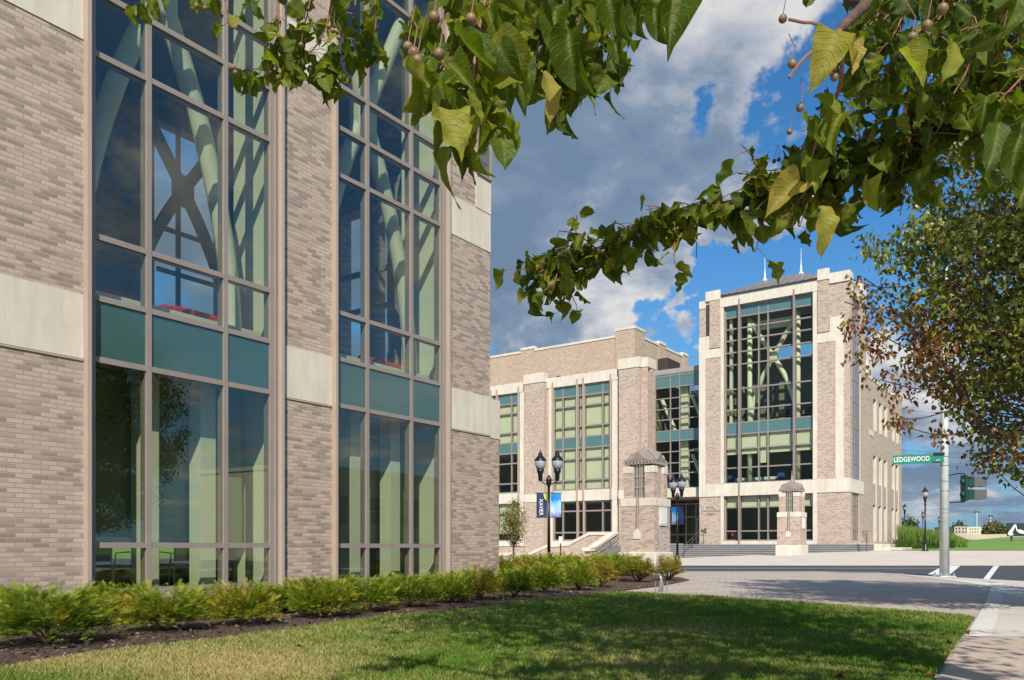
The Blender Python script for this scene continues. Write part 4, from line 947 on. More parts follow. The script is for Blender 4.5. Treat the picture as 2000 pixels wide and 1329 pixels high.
# ------------------------------------------------------------------ gate piers
def gate_pier(loc, label):
    t = thing('gate_pier', label, 'gate pier', loc, 0, 'brick gate piers with lantern tops')
    H = 0.75
    def mk(mb, n, m, par=None, **kw): return _build(mb, n, m, par or t, **kw)
    b = MB(); b.box(-H-0.04, H+0.04, -H-0.04, H+0.04, -0.1, 0.62); mk(b, 'stone_base', 'far_stone', bevel=0.03)
    b = MB(); s = 0.70
    # front (-Y) face has a slot: two halves
    b.box(-s, -0.10, -s, s, 0.62, 2.36); b.box(0.06, s, -s, s, 0.62, 2.36); b.box(-0.10, 0.06, -s+0.16, s, 0.62, 2.36); b.box(-0.10, 0.06, -s, -s+0.16, 0.62, 1.35)
    mk(b, 'brick_shaft', 'far_brick')
    b = MB(); b.box(-s-0.02, -0.10, -s-0.02, s+0.02, 2.36, 2.66); b.box(0.06, s+0.02, -s-0.02, s+0.02, 2.36, 2.66); b.box(-0.10, 0.06, -s+0.2, s+0.02, 2.36, 2.658); mk(b, 'shoulder_stone', 'far_stone', bevel=0.02)
    b = MB(); u = 0.62
    for sx in (-1, 1):
        for sy in (-1, 1): b.box(sx*u, sx*0.24, sy*u, sy*0.24, 2.66, 3.62)
    each2(b, 'brick_post', 'far_brick', t)
    b = MB()
    for sx in (-1, 1):
        for sy in (-1, 1): b.box(sx*(u+0.02), sx*0.245, sy*(u+0.02), sy*0.245, 3.62, 3.88)
    each2(b, 'post_cap', 'far_stone', t)
    for k in range(4):
        b = MB(); g = MB(); n0 = u-0.10
        for x in (-0.22, -0.10, 0.02, 0.10, 0.22): b.box(x-0.018, x+0.018, -n0-0.03, -n0+0.03, 2.66, 3.95)
        for z in (2.70, 3.1, 3.5, 3.92): b.box(-0.22, 0.22, -n0-0.02, -n0+0.02, z-0.02, z+0.02)
        g.box(-0.235, 0.235, -n0+0.035, -n0+0.05, 2.66, 3.95)
        f = mk(b, 'lantern_window', 'fin_metal'); f.rotation_euler = (0, 0, k*math.pi/2)
        gg = mk(g, 'pane', 'far_teal', f)
    b = MB(); b.box(-0.20, 0.20, -0.2, 0.2, 2.6, 3.95); mk(b, 'lantern_core', 'signal_grey')
    b = MB(); b.box(-0.58, 0.58, -0.58, 0.58, 3.95, 4.03)
    for k in range(9):
        x = -0.56+k*0.14
        for sy in (-1, 1): b.box(x-0.03, x+0.03, sy*0.61-0.03, sy*0.61+0.03, 3.97, 4.04); b.box(sy*0.61-0.03, sy*0.61+0.03, x-0.03, x+0.03, 3.97, 4.04)
    mk(b, 'cornice', 'fin_metal')
    b = MB(); e_ = 0.63; b.box(-e_, e_, -e_, e_, 4.04, 4.12)
    b.add([(-e_, -e_, 4.12), (e_, -e_, 4.12), (e_, e_, 4.12), (-e_, e_, 4.12), (0, 0, 4.64)], [(0, 1, 4), (1, 2, 4), (2, 3, 4), (3, 0, 4)])
    for k in range(4):     # four little gables
        q = Matrix.Rotation(k*math.pi/2, 3, 'Z')
        b.add([q @ Vector(v) for v in [(-0.34, -e_-0.01, 4.12), (0.34, -e_-0.01, 4.12), (0, -e_-0.01, 4.42), (0, 0, 4.66)]], [(0, 1, 2), (1, 3, 2), (0, 2, 3)])
    r = mk(b, 'roof', 'fin_dark')
    b = MB(); b.lathe([(0.09, 0), (0.10, 0.12), (0.05, 0.16), (0.03, 0.3), (0.055, 0.34), (0.02, 0.4), (0.008, 0.7)], (0, 0, 4.58), 10); mk(b, 'finial', 'fin_metal')
    b = MB(); b.prism([Vector(v) for v in [(-0.17, -s-0.03, 1.13), (0.13, -s-0.03, 1.13), (0.13, -s-0.03, 1.36), (-0.02, -s-0.03, 1.52), (-0.17, -s-0.03, 1.36)]], (0, 0.2, 0)); mk(b, 'keystone', 'far_stone')
    b = MB(); b.box(s, s+0.04, -0.30, 0.34, 1.63, 2.33); f = mk(b, 'plaque', 'far_stone')
    b = MB(); b.box(s+0.04, s+0.05, -0.24, 0.28, 1.69, 2.27); mk(b, 'plaque_face', 'white_paint', f)
    b = MB(); b.box(-0.06, 0.03, -s+0.05, -s+0.12, 1.36, 2.66); mk(b, 'downpipe', 'fin_metal')
    return t
gp1 = gate_pier((-13.85, 28.65, 0), 'nearer large brick gate pier behind the yellow shrubs')
p2 = (-15.05, 51.9, terrain(-15.05, 51.9))
gp2 = copy_tree(gp1); gp2.location = p2; gp2['label'] = 'farther small brick gate pier standing on the plaza before the steps'

# ------------------------------------------------------------------ street lamps
def lantern(mk, x, z, par=None):
    c = (x, 0, z)
    b = MB(); b.lathe([(0.035, -0.42), (0.075, -0.36), (0.085, -0.16), (0.12, -0.10), (0.13, 0.0)], c, 14); h_ = mk(b, 'lantern_base', 'black_paint', par, smooth=True)
    b = MB(); b.lathe([(0.125, 0.0), (0.185, 0.14), (0.20, 0.26), (0.195, 0.30)], c, 16); mk(b, 'globe', 'lamp_glass', h_, smooth=True)
    b = MB(); b.lathe([(0.215, 0.295), (0.21, 0.33), (0.15, 0.42), (0.085, 0.48), (0.07, 0.57), (0.03, 0.60), (0.02, 0.67), (0.004, 0.70)], c, 16); mk(b, 'lantern_cap', 'black_paint', h_, smooth=True)
def lamp_post(name, label, loc, rz, double, banners, group):
    t = thing(name, label, 'street lamp', loc, rz, group)
    def mk(mb, n, m, par=None, **kw): return _build(mb, n, m, par or t, **kw)
    ztop = 3.55 if double else 3.62
    b = MB(); b.lathe([(0.20, -0.05), (0.20, 0.06), (0.15, 0.14), (0.13, 0.34), (0.085, 0.42), (0.062, 0.5)], (0, 0, 0), 14); mk(b, 'base', 'black_paint', smooth=True)
    b = MB(); b.lathe([(0.06, 0.4), (0.052, 1.6), (0.048, ztop-0.6)], (0, 0, 0), 14); mk(b, 'pole', 'black_paint', smooth=True)
    if double:
        b = MB(); b.lathe([(0.05, ztop-0.62), (0.09, ztop-0.5), (0.10, ztop-0.36), (0.06, ztop-0.26), (0.02, ztop-0.2)], (0, 0, 0), 12); mk(b, 'hub', 'black_paint', smooth=True)
        for s in (-1, 1):
            b = MB(); b.tube([(0, 0, ztop-0.55), (s*0.16, 0, ztop-0.50), (s*0.27, 0, ztop-0.42), (s*0.30, 0, ztop-0.32)], 0.022, 6); b.tube([(0, 0, ztop-0.38), (s*0.29, 0, ztop-0.38)], 0.014, 6); mk(b, 'arm', 'black_paint')
            lantern(mk, s*0.30, ztop)
    else:
        b = MB(); b.lathe([(0.05, ztop-0.62), (0.07, ztop-0.5), (0.045, ztop-0.40)], (0, 0, 0), 12); mk(b, 'collar', 'black_paint', smooth=True)
        lantern(mk, 0, ztop)
    if banners:
        for z in (1.86, 2.72):
            b = MB(); b.tube([(-0.48, 0, z), (0.48, 0, z)], 0.012, 6); mk(b, 'banner_rod', 'black_paint')
        for s, m in ((-1, 'banner_navy'), (1, 'banner_blue')):
            vs = []; fs = []; nx, nz = 8, 14
            for i in range(nz+1):
                for j in range(nx+1):
                    u = j/nx; v = i/nz; vs.append((s*(0.065+u*0.37), 0.035*math.sin(u*4+v*2.5)*math.sin(v*3.1), 1.87+v*0.84))
            for i in range(nz):
                for j in range(nx): a = i*(nx+1)+j; fs.append((a, a+1, a+nx+2, a+nx+1))
            b = MB(); b.v = vs; b.f = fs; bo = mk(b, 'banner', m, smooth=True)
            bo['label'] = 'navy banner with white vertical lettering' if s < 0 else 'light blue banner with a pale picture'
            if s < 0:
                tx = text_mesh("XAVIER", 0.185, 'white_paint', 'lettering', bo, (-0.27, -0.055, 2.22), (math.pi/2, math.pi/2, 0), 0.002, 0.95)
                b = MB(); b.prism([(-0.2, -0.045, 2.70), (-0.08, -0.045, 2.70), (-0.08, -0.045, 2.44), (-0.15, -0.045, 2.52)], (0, 0.004, 0)); mk(b, 'yellow_mark', 'banner_yellow', bo)
    return t
dl_ = ray(1072, 1069); W1 = (4.25-EYE)*FPX/(CY-878); lpt = cw((1072-CX)/FPX*W1, W1)
l1 = lamp_post('street_lamp', 'nearer double headed black street lamp with navy and blue banners', lpt, YAW-0.15, True, True, 'double street lamps with banners')
W2 = (4.25-EYE)*FPX/(CY-925.0); lpt = cw((1323-CX)/FPX*W2, W2)
l2 = copy_tree(l1); l2.location = lpt; l2.rotation_euler = (0, 0, YAW+math.radians(118)); l2['label'] = 'farther double headed street lamp with banners before the entrance stairs'
lamp0 = None; LB = ['nearest single black street lamp left of the signal pole', 'single street lamp next to the far corner of the brick building', 'thin single street lamp just left of the nearest single lamp', 'single street lamp half hidden by the signal pole', 'smallest single street lamp right of the signal pole']
for i, (px, py) in enumerate(((1807, 950), (1767, 983), (1802.5, 998), (1834, 1008), (1862, 1019))):
    w_ = 50.0
    for _ in range(60):
        q = cw((px-CX)/FPX*w_, w_); w_ = (terrain(q.x, q.y)+4.32-EYE)*FPX/(CY-py)
    q.z = terrain(q.x, q.y)
    if lamp0 is None: lamp0 = lamp_post('street_lamp', LB[0], q, 0.3, False, False, 'single street lamps along the far lawn')
    else:
        c = copy_tree(lamp0); c.location = q; c['label'] = LB[i]

# ------------------------------------------------------------------ signal pole, sign, traffic signal
PW = 22.4; pp0 = cw((1844.5-CX)/FPX*PW, PW)
sp = thing('signal_pole', 'tall pale green grey steel signal pole at the kerb corner', 'pole', pp0, YAW)
def sk(mb, n, m, par=None, **kw): return _build(mb, n, m, par or sp, **kw)
b = MB(); b.tube([(0, 0, 0.02), (0, 0, 4.0), (0.03, 0, 8.5)], [0.128, 0.098, 0.07], 20); sk(b, 'shaft', 'pole_paint', smooth=True)
b = MB(); b.box(-0.22, 0.22, -0.22, 0.22, 0.0, 0.035); sk(b, 'base_plate', 'pole_paint', bevel=0.01)
for sx in (-1, 1):
    for sy in (-1, 1): b = MB(); b.lathe([(0.035, 0.03), (0.035, 0.09), (0.015, 0.1), (0.015, 0.13)], (sx*0.17, sy*0.17, 0), 6); sk(b, 'anchor_bolt', 'steel')
b = MB()
for z in (2.35, 2.62, 1.75, 1.86, 3.05, 3.3): b.lathe([(0.118, 0), (0.118, 0.02)], (0, 0, z), 20)
sk(b, 'strap', 'steel')
def zpx(y): return EYE+(CY-y)/FPX*PW
sgn = thing('street_sign', 'green LEDGEWOOD street name sign on the signal pole', 'street sign', cw((1792-CX)/FPX*PW, PW-0.02, zpx(897)), YAW)
def gk(mb, n, m, par=None, **kw): return _build(mb, n, m, par or sgn, **kw)
b = MB(); b.box(-0.64, 0.66, -0.004, 0.004, -0.125, 0.125); bd = gk(b, 'blade', 'sign_green', bevel=0.001)
text_mesh("LEDGEWOOD", 0.185, 'white_paint', 'lettering', sgn, (-0.16, -0.009, -0.003), (math.pi/2, 0, 0), 0.002, 0.78)
b = MB(); b.box(0.40, 0.68, -0.02, 0.02, 0.07, 0.15); b.box(0.36, 0.58, -0.02, 0.012, -0.13, -0.10); gk(b, 'bracket', 'black_paint')
text_mesh("AVE", 0.06, 'white_paint', 'lettering', sgn, (0.5, -0.024, -0.06), (math.pi/2, 0, 0), 0.001, 0.9)
sgn.rotation_euler = (0, math.radians(-1.6), YAW-0.18)
tsg = thing('traffic_signal', 'dark green pedestrian and traffic signal heads with grey visors facing right', 'traffic signal', cw((1883-CX)/FPX*PW, PW, zpx(954)), YAW)
def tk(mb, n, m, par=None, **kw): return _build(mb, n, m, par or tsg, **kw)
b = MB(); b.box(-0.03, 0.03, -0.14, 0.14, -0.36, 0.36); tk(b, 'mounting_spine', 'signal_green', bevel=0.01)
for k, z in enumerate((0.175, -0.175)):
    b = MB(); b.box(0.03, 0.20, -0.155, 0.155, z-0.14, z+0.14); hd = tk(b, 'signal_head', 'signal_green', bevel=0.015)
    b = MB(); b.box(0.20, 0.54, -0.15, 0.15, z+0.115, z+0.13); b.box(0.20, 0.54, -0.15, -0.135, z-0.13, z+0.114); b.box(0.20, 0.54, 0.135, 0.15, z-0.13, z+0.114); b.box(0.20, 0.54, -0.134, 0.134, z-0.13, z-0.115); tk(b, 'visor', 'signal_grey', hd)
    b = MB(); b.lathe([(0.12, 0.0), (0.11, 0.03), (0.06, 0.05)], (0, 0, 0), 16); le = tk(b, 'lens', 'lens_dark', hd, smooth=True); le.rotation_euler = (0, math.pi/2, 0); le.location = (0.2, 0, z)
    b = MB(); b.lathe([(0.09, 0.0), (0.08, 0.05), (0.03, 0.07)], (0, 0, 0), 12); kn = tk(b, 'hinge_knob', 'signal_green', hd); kn.rotation_euler = (0, -math.pi/2, 0); kn.location = (-0.03, 0, z)
for z in (0.40, -0.38): b = MB(); b.tube([(-0.47, 0, z-0.06 if z > 0 else z-0.02), (-0.2, 0, z), (0.0, 0, z), (0, 0, z*0.8)], 0.018, 6); tk(b, 'arm', 'black_paint')

# small plate sign behind the shrubs
W3 = 33.0; q = cw((1095-CX)/FPX*W3, W3)
t = thing('parking_sign', 'small blank white plate sign on a thin post behind the shrubs', 'sign', q, YAW)
b = MB(); b.tube([(0, 0.02, 0), (0, 0.02, 1.1)], 0.03, 6); _build(b, 'post', 'bronze', t)
b = MB(); b.box(-0.075, 0.075, -0.02, -0.008, 0.97, 1.25); _build(b, 'plate', 'white_paint', t, bevel=0.004)
# irrigation stand-pipes at the end of the bed
q = at(1291, 1156, Z=0.0)
t = thing('standpipe', 'galvanised stand pipe with two thin side stakes on the paving', 'standpipe', q, YAW)
b = MB(); b.tube([(-0.015, 0, 0), (0.0, 0, 0.26), (-0.02, 0, 0.30)], [0.032, 0.022, 0.006], 10); _build(b, 'pipe', 'steel', t, smooth=True)
b = MB(); b.tube([(0.045, 0, 0), (0.02, 0, 0.2), (0.01, 0, 0.27)], [0.018, 0.016, 0.012], 8); _build(b, 'brace', 'steel', t)
for s in (-0.10, 0.12): b = MB(); b.tube([(s, 0.02, 0), (s, 0.02, 0.19)], 0.010, 6); _build(b, 'stake', 'steel', t)

# ------------------------------------------------------------------ far right background
def Wpt(px, py, W): return at(px, py, W=W)
# billboard
WB = 95.0; a = Wpt(1967, 1048, WB); c = Wpt(2026, 1022, WB)
bb = thing('billboard', 'dark billboard with a white crane drawing at the right edge', 'billboard', (a.x, a.y, 0), YAW)
wid = (c-a).dot(RV); 
b = MB(); b.box(0, wid, -0.05, 0.05, a.z, c.z); _build(b, 'panel', 'board_dark', bb)
def bq(pts): 
    m_ = MB(); m_.prism([Vector((x*wid, -0.07, a.z+y*(c.z-a.z))) for x, y in pts], (0, 0.015, 0)); return m_
for pts in ([(0.01, 0.22), (0.24, 0.92), (0.30, 0.88), (0.16, 0.30), (0.20, 0.10), (0.06, 0.06)], [(0.25, 0.9), (0.28, 0.9), (0.34, 0.45), (0.30, 0.42)], [(0.30, 0.45), (0.42, 0.52), (0.58, 0.38), (0.62, 0.18), (0.45, 0.22), (0.36, 0.3)]):
    bq(pts).build('drawing', 'white_paint', None).parent = bb
for x in (0.17, 0.8): b = MB(); b.box(x*wid-0.09, x*wid+0.09, 0.06, 0.22, 0.5, c.z-0.4); _build(b, 'post', 'bronze', bb)
# pink concrete retaining wall
WR = 140.0
rt = thing('retaining_wall', 'long pale concrete retaining wall beyond the far lawn', 'wall', Wpt(1950, 1050, WR), YAW)
b = MB(); 
for i in range(14):
    x0 = (1780+i*40-CX)/FPX*WR; x1 = (1780+(i+1)*40-CX)/FPX*WR; zt_ = EYE+(CY-1044+ (i % 3)*0.4)/FPX*WR
    p0, p1 = cw(x0, WR), cw(x1, WR)
    b.prism([Vector((p0.x, p0.y, -0.3)), Vector((p1.x, p1.y, -0.3)), Vector((p1.x, p1.y, zt_)), Vector((p0.x, p0.y, zt_))], FV*(0.4+(i % 2)*0.05))
b.build('wall_panel', 'pink_concrete', rt)
b = MB()
for i in range(30):
    p = cw((1860+i*9-CX)/FPX*(WR-6), WR-6); z_ = terrain(p.x, p.y); b.box(p.x-0.05, p.x+0.05, p.y-0.05, p.y+0.05, z_-0.3, EYE+(CY-1054)/FPX*(WR-6))
p0 = cw((1860-CX)/FPX*(WR-6), WR-6, EYE+(CY-1056)/FPX*(WR-6)); p1 = cw((2120-CX)/FPX*(WR-6), WR-6, EYE+(CY-1057)/FPX*(WR-6)); b.tube([p0, p1], 0.12, 4)
rail = thing('fence', 'low dark rail fence before the pale retaining wall', 'fence', (p0.x, p0.y, 0)); b.build('rail', 'dark_brown', rail)
# stone ruin building
WH = 170.0
ru = thing('stone_building', 'distant two storey grey stone building with rows of small windows', 'building', Wpt(1885, 1040, WH), YAW)
def far_block(parent, x0, x1, ytop, ybot, W, mat, win, dep=8, name='wall'):
    a_, c_ = Wpt(x0, ybot, W), Wpt(x1, ytop, W)
    m_ = MB(); m_.prism([Vector((a_.x, a_.y, a_.z-1)), Vector((c_.x, c_.y, a_.z-1)), Vector((c_.x, c_.y, c_.z)), Vector((a_.x, a_.y, c_.z))], FV*dep); m_.build(name, mat, parent)
    for (wx, wy, ww, wh) in win:
        p, q_ = Wpt(wx-ww/2, wy+wh/2, W-0.08), Wpt(wx+ww/2, wy-wh/2, W-0.08)
        m_ = MB(); m_.prism([Vector((p.x, p.y, p.z)), Vector((q_.x, q_.y, p.z)), Vector((q_.x, q_.y, q_.z)), Vector((p.x, p.y, q_.z))], FV*0.3); m_.build('window', 'dark_window', parent)
far_block(ru, 1864, 1889, 1028.5, 1044, WH, 'ruin_stone', [(x, y, 2.2, 3) for x in (1868, 1874, 1881, 1887) for y in (1032.5, 1039)])
far_block(ru, 1889, 1916, 1029.5, 1044, WH+4, 'cream_wall', [(x, y, 1.6, 2.2) for x in (1895, 1900, 1905, 1910) for y in (1033.5, 1039.5)], name='annex_wall')
hs = thing('house', 'tiny distant white gabled house below the brown trees', 'house', Wpt(1923, 1040, 190), YAW)
p, q_ = Wpt(1918, 1041, 190), Wpt(1930, 1037, 190)
b = MB(); b.prism([Vector((p.x, p.y, p.z-1)), Vector((q_.x, q_.y, p.z-1)), Vector((q_.x, q_.y, q_.z)), Vector((p.x, p.y, q_.z))], FV*6); b.build('wall', 'cream_wall', hs)
m_ = p.lerp(q_, 0.35); b = MB(); b.prism([Vector((p.x, p.y, q_.z)), Vector((q_.x, q_.y, q_.z)), Vector((m_.x, m_.y, Wpt(1922, 1033.0, 190).z))], FV*6); b.build('roof', 'white_paint', hs)
for i, (px, yt) in enumerate(((1908, 1000), (1935, 1008))):
    p = Wpt(px, 1046, 210); zt_ = Wpt(px, yt, 210).z
    t = thing('floodlight_mast', ('left', 'right')[i]+' tall thin floodlight mast far beyond the lawn', 'light mast', p, YAW, 'distant floodlight masts')
    b = MB(); b.tube([p, Vector((p.x, p.y, zt_))], 0.09, 6); b.build('mast', 'white_paint', t)
    b = MB(); b.tube([Vector((p.x, p.y, zt_))-RV*0.55, Vector((p.x, p.y, zt_))+RV*0.55], 0.25, 4); b.build('lamp_bar', 'signal_grey', t)
# overhead wires
for i, (y0, y1) in enumerate(((877, 868), (884, 878), (800, 786))):
    a_, c_ = Wpt(1745, y0, 120), Wpt(2150, y1-14, 90); m_ = MB(); pts = []
    for k in range(13):
        t_ = k/12; p = a_.lerp(c_, t_); p.z -= 1.2*math.sin(math.pi*t_); pts.append(p)
    m_.tube(pts, 0.022, 4)
    tag(m_.build('power_line', 'signal_grey'), ('middle', 'lowest', 'highest')[i]+' thin overhead power line crossing the sky right of the building', 'power line', 'overhead power lines')
# cream building and car park across the side street: seen mirrored in the near glass
cb = thing('street_building', 'low cream building across the side street, seen mirrored in the near glass', 'building', (15, 40, 0))
b = MB(); b.box(15.0, 25, 33, 52, -0.3, 5.7); b.build('wall', 'cream_wall', cb)
b = MB(); b.box(14.9, 25.1, 32.9, 52.1, 5.7, 5.95); b.build('coping', 'stone', cb)
for y in (36.2, 39.6, 43.0, 46.4):
    b = MB(); b.box(14.93, 15.05, y-0.75, y+0.75, 2.3, 4.1); f = b.build('window', 'dark_window', cb)
    b = MB(); b.box(14.88, 14.925, y-0.03, y+0.03, 2.3, 4.1); b.box(14.89, 14.927, y-0.75, y+0.75, 3.17, 3.23); b.build('glazing_bar', 'white_paint', f)
# ------------------------------------------------------------------ foliage helpers
def leaf_template(rows=8, cols=5, fold=0.25, curl=0.25, ripple=0.03, wid=0.36, twist=0.0, ph=0.0):
    """one leaf, base at 0, tip at +x, length 1; returns verts, quad faces, rib weight"""
    prof = [(0, 0.04), (0.04, 0.48), (0.12, 0.85), (0.24, 1.02), (0.40, 1.0), (0.56, 0.86), (0.70, 0.64), (0.82, 0.38), (0.91, 0.15), (0.96, 0.05), (1.0, 0.0)]
    V, R = [], []
    for i in range(rows+1):
        t = i/rows; t = t**1.0
        w = np.interp(t, [p[0] for p in prof], [p[1] for p in prof])*wid
        for j in range(cols):
            s = -1+2*j/(cols-1); y = s*w
            z = abs(y)*fold - curl*t*t + ripple*math.sin(t*17+ph+s*2)*abs(s)
            a = twist*t; yy = y*math.cos(a)-z*math.sin(a); z2 = y*math.sin(a)+z*math.cos(a)
            V.append((t - 0.12*curl*t*t, yy + 0.04*math.sin(t*3+ph), z2)); R.append(1-abs(s))
    F = [(i*cols+j, (i+1)*cols+j, (i+1)*cols+j+1, i*cols+j+1) for i in range(rows) for j in range(cols-1)]
    return np.array(V), np.array(F), np.array(R)
HI = [leaf_template(14, 7, f, c, r, w, t, p) for f, c, r, w, t, p in
      ((0.25, 0.18, 0.035, 0.38, 0.1, 0), (0.55, 0.35, 0.05, 0.40, -0.3, 1), (0.9, 0.25, 0.06, 0.38, 0.4, 2), (0.10, 0.45, 0.05, 0.44, 0.2, 3), (0.8, 0.15, 0.07, 0.40, -0.5, 4),
       (0.35, 0.75, 0.05, 0.42, 0.7, 5), (0.7, -0.3, 0.06, 0.40, -0.8, 6), (0.45, 0.1, 0.09, 0.46, 0.3, 7.5), (1.1, 0.6, 0.05, 0.36, 1.2, 2.2))]
MID = [leaf_template(6, 3, f, c, 0.0, w, t, 0) for f, c, w, t in ((0.3, 0.2, 0.30, 0.1), (0.7, 0.4, 0.30, -0.3), (0.2, 0.5, 0.34, 0.4))]
LOW = [leaf_template(3, 3, f, c, 0.0, 0.40, 0, 0) for f, c in ((0.4, 0.3), (0.1, 0.5))]
def unit(a): return a/np.maximum(np.linalg.norm(a, axis=-1, keepdims=True), 1e-9)
def scatter(tmpls, pos, dirs, nrm, size, tone, width=None):
    """returns V,F,attrs for leaves of the given templates"""
    n = len(pos); which = rng.integers(0, len(tmpls), n); VV, FF, TT, RR, LT = [], [], [], [], []; off_ = 0
    X = unit(dirs); Z = unit(nrm - X*np.sum(nrm*X, axis=1, keepdims=True)); Y = np.cross(Z, X)
    for k, (tv, tf, tr) in enumerate(tmpls):
        ix = np.where(which == k)[0]
        if not len(ix): continue
        s = size[ix][:, None, None]; wv = (width[ix] if width is not None else np.ones(len(ix)))[:, None, None]
        v = pos[ix][:, None, :] + s*(tv[None, :, 0:1]*X[ix][:, None, :] + wv*tv[None, :, 1:2]*Y[ix][:, None, :] + tv[None, :, 2:3]*Z[ix][:, None, :])
        m = len(tv); VV.append(v.reshape(-1, 3)); FF.append((tf[None]+(np.arange(len(ix))*m)[:, None, None]).reshape(-1, tf.shape[1])+off_)
        TT.append(np.repeat(tone[ix], m)); RR.append(np.tile(tr, len(ix))); LT.append(np.tile(tv[:, 0], len(ix))); off_ += len(ix)*m
    return np.concatenate(VV), np.concatenate(FF), {'tone': np.concatenate(TT), 'rib': np.concatenate(RR), 'along': np.concatenate(LT)}
class Leaves:
    def __init__(s): s.p, s.d, s.n, s.s, s.t, s.w = [], [], [], [], [], []
    def add(s, p, d, n, size, tone, w=1.0): s.p.append(tuple(p)); s.d.append(tuple(d)); s.n.append(tuple(n)); s.s.append(size); s.t.append(tone); s.w.append(w)
    def build(s, name, tm, mat, parent):
        V, F, A = scatter(tm, np.array(s.p), np.array(s.d), np.array(s.n), np.array(s.s), np.array(s.t), np.array(s.w))
        return npmesh(name, V, F, mat, parent, A, smooth=True)
def rv3(a=1.0): return Vector(rng.normal(0, a, 3))
def ppt(px, py, W): return at(px, py, W=W)
def smooth_line(pts, n=6):
    pts = [Vector(p) for p in pts]; out = []
    for i in range(len(pts)-1):
        p0 = pts[max(i-1, 0)]; p1 = pts[i]; p2 = pts[i+1]; p3 = pts[min(i+2, len(pts)-1)]
        for k in range(n):
            t = k/n; out.append(0.5*((2*p1)+(p2-p0)*t+(2*p0-5*p1+4*p2-p3)*t*t+(3*p1-p0-3*p2+p3)*t**3))
    out.append(pts[-1]); return out
def grow(mb, lv, line, n, size, tone, down=0.8, pet=0.5, spread=0.65, tj=0.15, t0=0.1):
    """leaves on petioles along a twig"""
    for _ in range(n):
        t = t0+(1-t0)*random.random(); k = t*(len(line)-1); i = min(int(k), len(line)-2); p = line[i].lerp(line[i+1], k-i)
        o = rv3(1.0); o.z = o.z*0.7-0.25; o.normalize(); s = size*random.uniform(0.72, 1.2)
        q = p + o*s*pet*random.uniform(0.6, 1.6); q.z -= s*0.1
        mb.tube([p, p.lerp(q, 0.5)+Vector((0, 0, 0.1*s)), q], 0.0011, 3, caps=False)
        d = Vector((0, 0, -down)) + o*spread + rv3(0.38)
        lv.add(q, d, rv3(1.0)+Vector((0, 0, 0.6)), s, min(max(random.gauss(tone, tj), 0), 1))
# ------------------------------------------------------------------ overhanging pear tree beside the camera
tb0 = cw(3.3, 0.2)
t1 = thing('pear_tree', 'ornamental pear tree whose green branches with small brown fruit hang close over the lawn', 'tree', tb0)
trunk = MB()
trunk.tube([cw(3.3, 0.2, -0.1), cw(3.28, 0.25, 0.5), cw(3.2, 0.35, 1.6), cw(3.1, 0.5, 2.6), cw(3.0, 0.8, 4.2), cw(2.9, 1.1, 6.0), cw(2.8, 1.2, 7.6)], [0.17, 0.14, 0.125, 0.11, 0.08, 0.05, 0.02], 12)
trunk.build('trunk', 'bark', t1, smooth=True)
br = MB(); tw = MB(); near_l = Leaves(); far_l = Leaves()
A = smooth_line([cw(3.1, 0.5, 2.35), cw(2.4, 1.6, 2.35), ppt(2030, 135, 2.55), ppt(1880, 215, 2.7), ppt(1760, 272, 2.75), ppt(1660, 322, 2.8), ppt(1575, 352, 2.85), ppt(1500, 372, 2.9), ppt(1430, 400, 2.95), ppt(1345, 411, 3.0), ppt(1300, 424, 3.0), ppt(1245, 450, 3.0), ppt(1180, 482, 3.0), ppt(1110, 508, 3.0), ppt(1060, 530, 3.0)], 5)
nA = len(A); br.tube(A, [0.032*(1-k/nA)**0.9+0.0028 for k in range(nA)], 8)
B = smooth_line([cw(3.05, 0.6, 3.0), cw(1.9, 0.9, 3.0), cw(0.8, 1.3, 2.75), cw(-0.1, 1.8, 2.75), cw(-0.8, 2.5, 2.85), cw(-1.3, 2.7, 2.8)], 5)
br.tube(B, [0.045*(1-k/len(B))+0.008 for k in range(len(B))], 8)
Cc = smooth_line([cw(3.05, 0.6, 2.7), cw(1.9, 0.9, 2.35), cw(0.9, 1.1, 1.85), cw(0.3, 1.15, 1.78), cw(-0.1, 1.05, 1.68)], 5)
br.tube(Cc, [0.022*(1-k/len(Cc))+0.004 for k in range(len(Cc))], 8)
Dd = smooth_line([cw(2.6, 1.0, 2.6), cw(1.7, 1.35, 2.25), ppt(1760, -60, 1.6), ppt(1690, 10, 1.5), ppt(1640, 58, 1.45), ppt(1622, 78, 1.43)], 5)
br.tube(Dd, [0.014*(1-k/len(Dd))+0.0045 for k in range(len(Dd))], 8)
tw.tube(smooth_line([ppt(1622, 78, 1.43), ppt(1600, 92, 1.43), ppt(1570, 115, 1.43), ppt(1541, 152, 1.43)]), 0.0028, 6)
tw.tube(smooth_line([ppt(1622, 60, 1.43), ppt(1590, 46, 1.43), ppt(1568, 44, 1.43), ppt(1540, 38, 1.43)]), 0.0026, 6)
tw.tube(smooth_line([ppt(1640, 60, 1.43), ppt(1640, 170, 1.6), ppt(1600, 260, 2.2), ppt(1575, 340, 2.8)]), 0.004, 6)
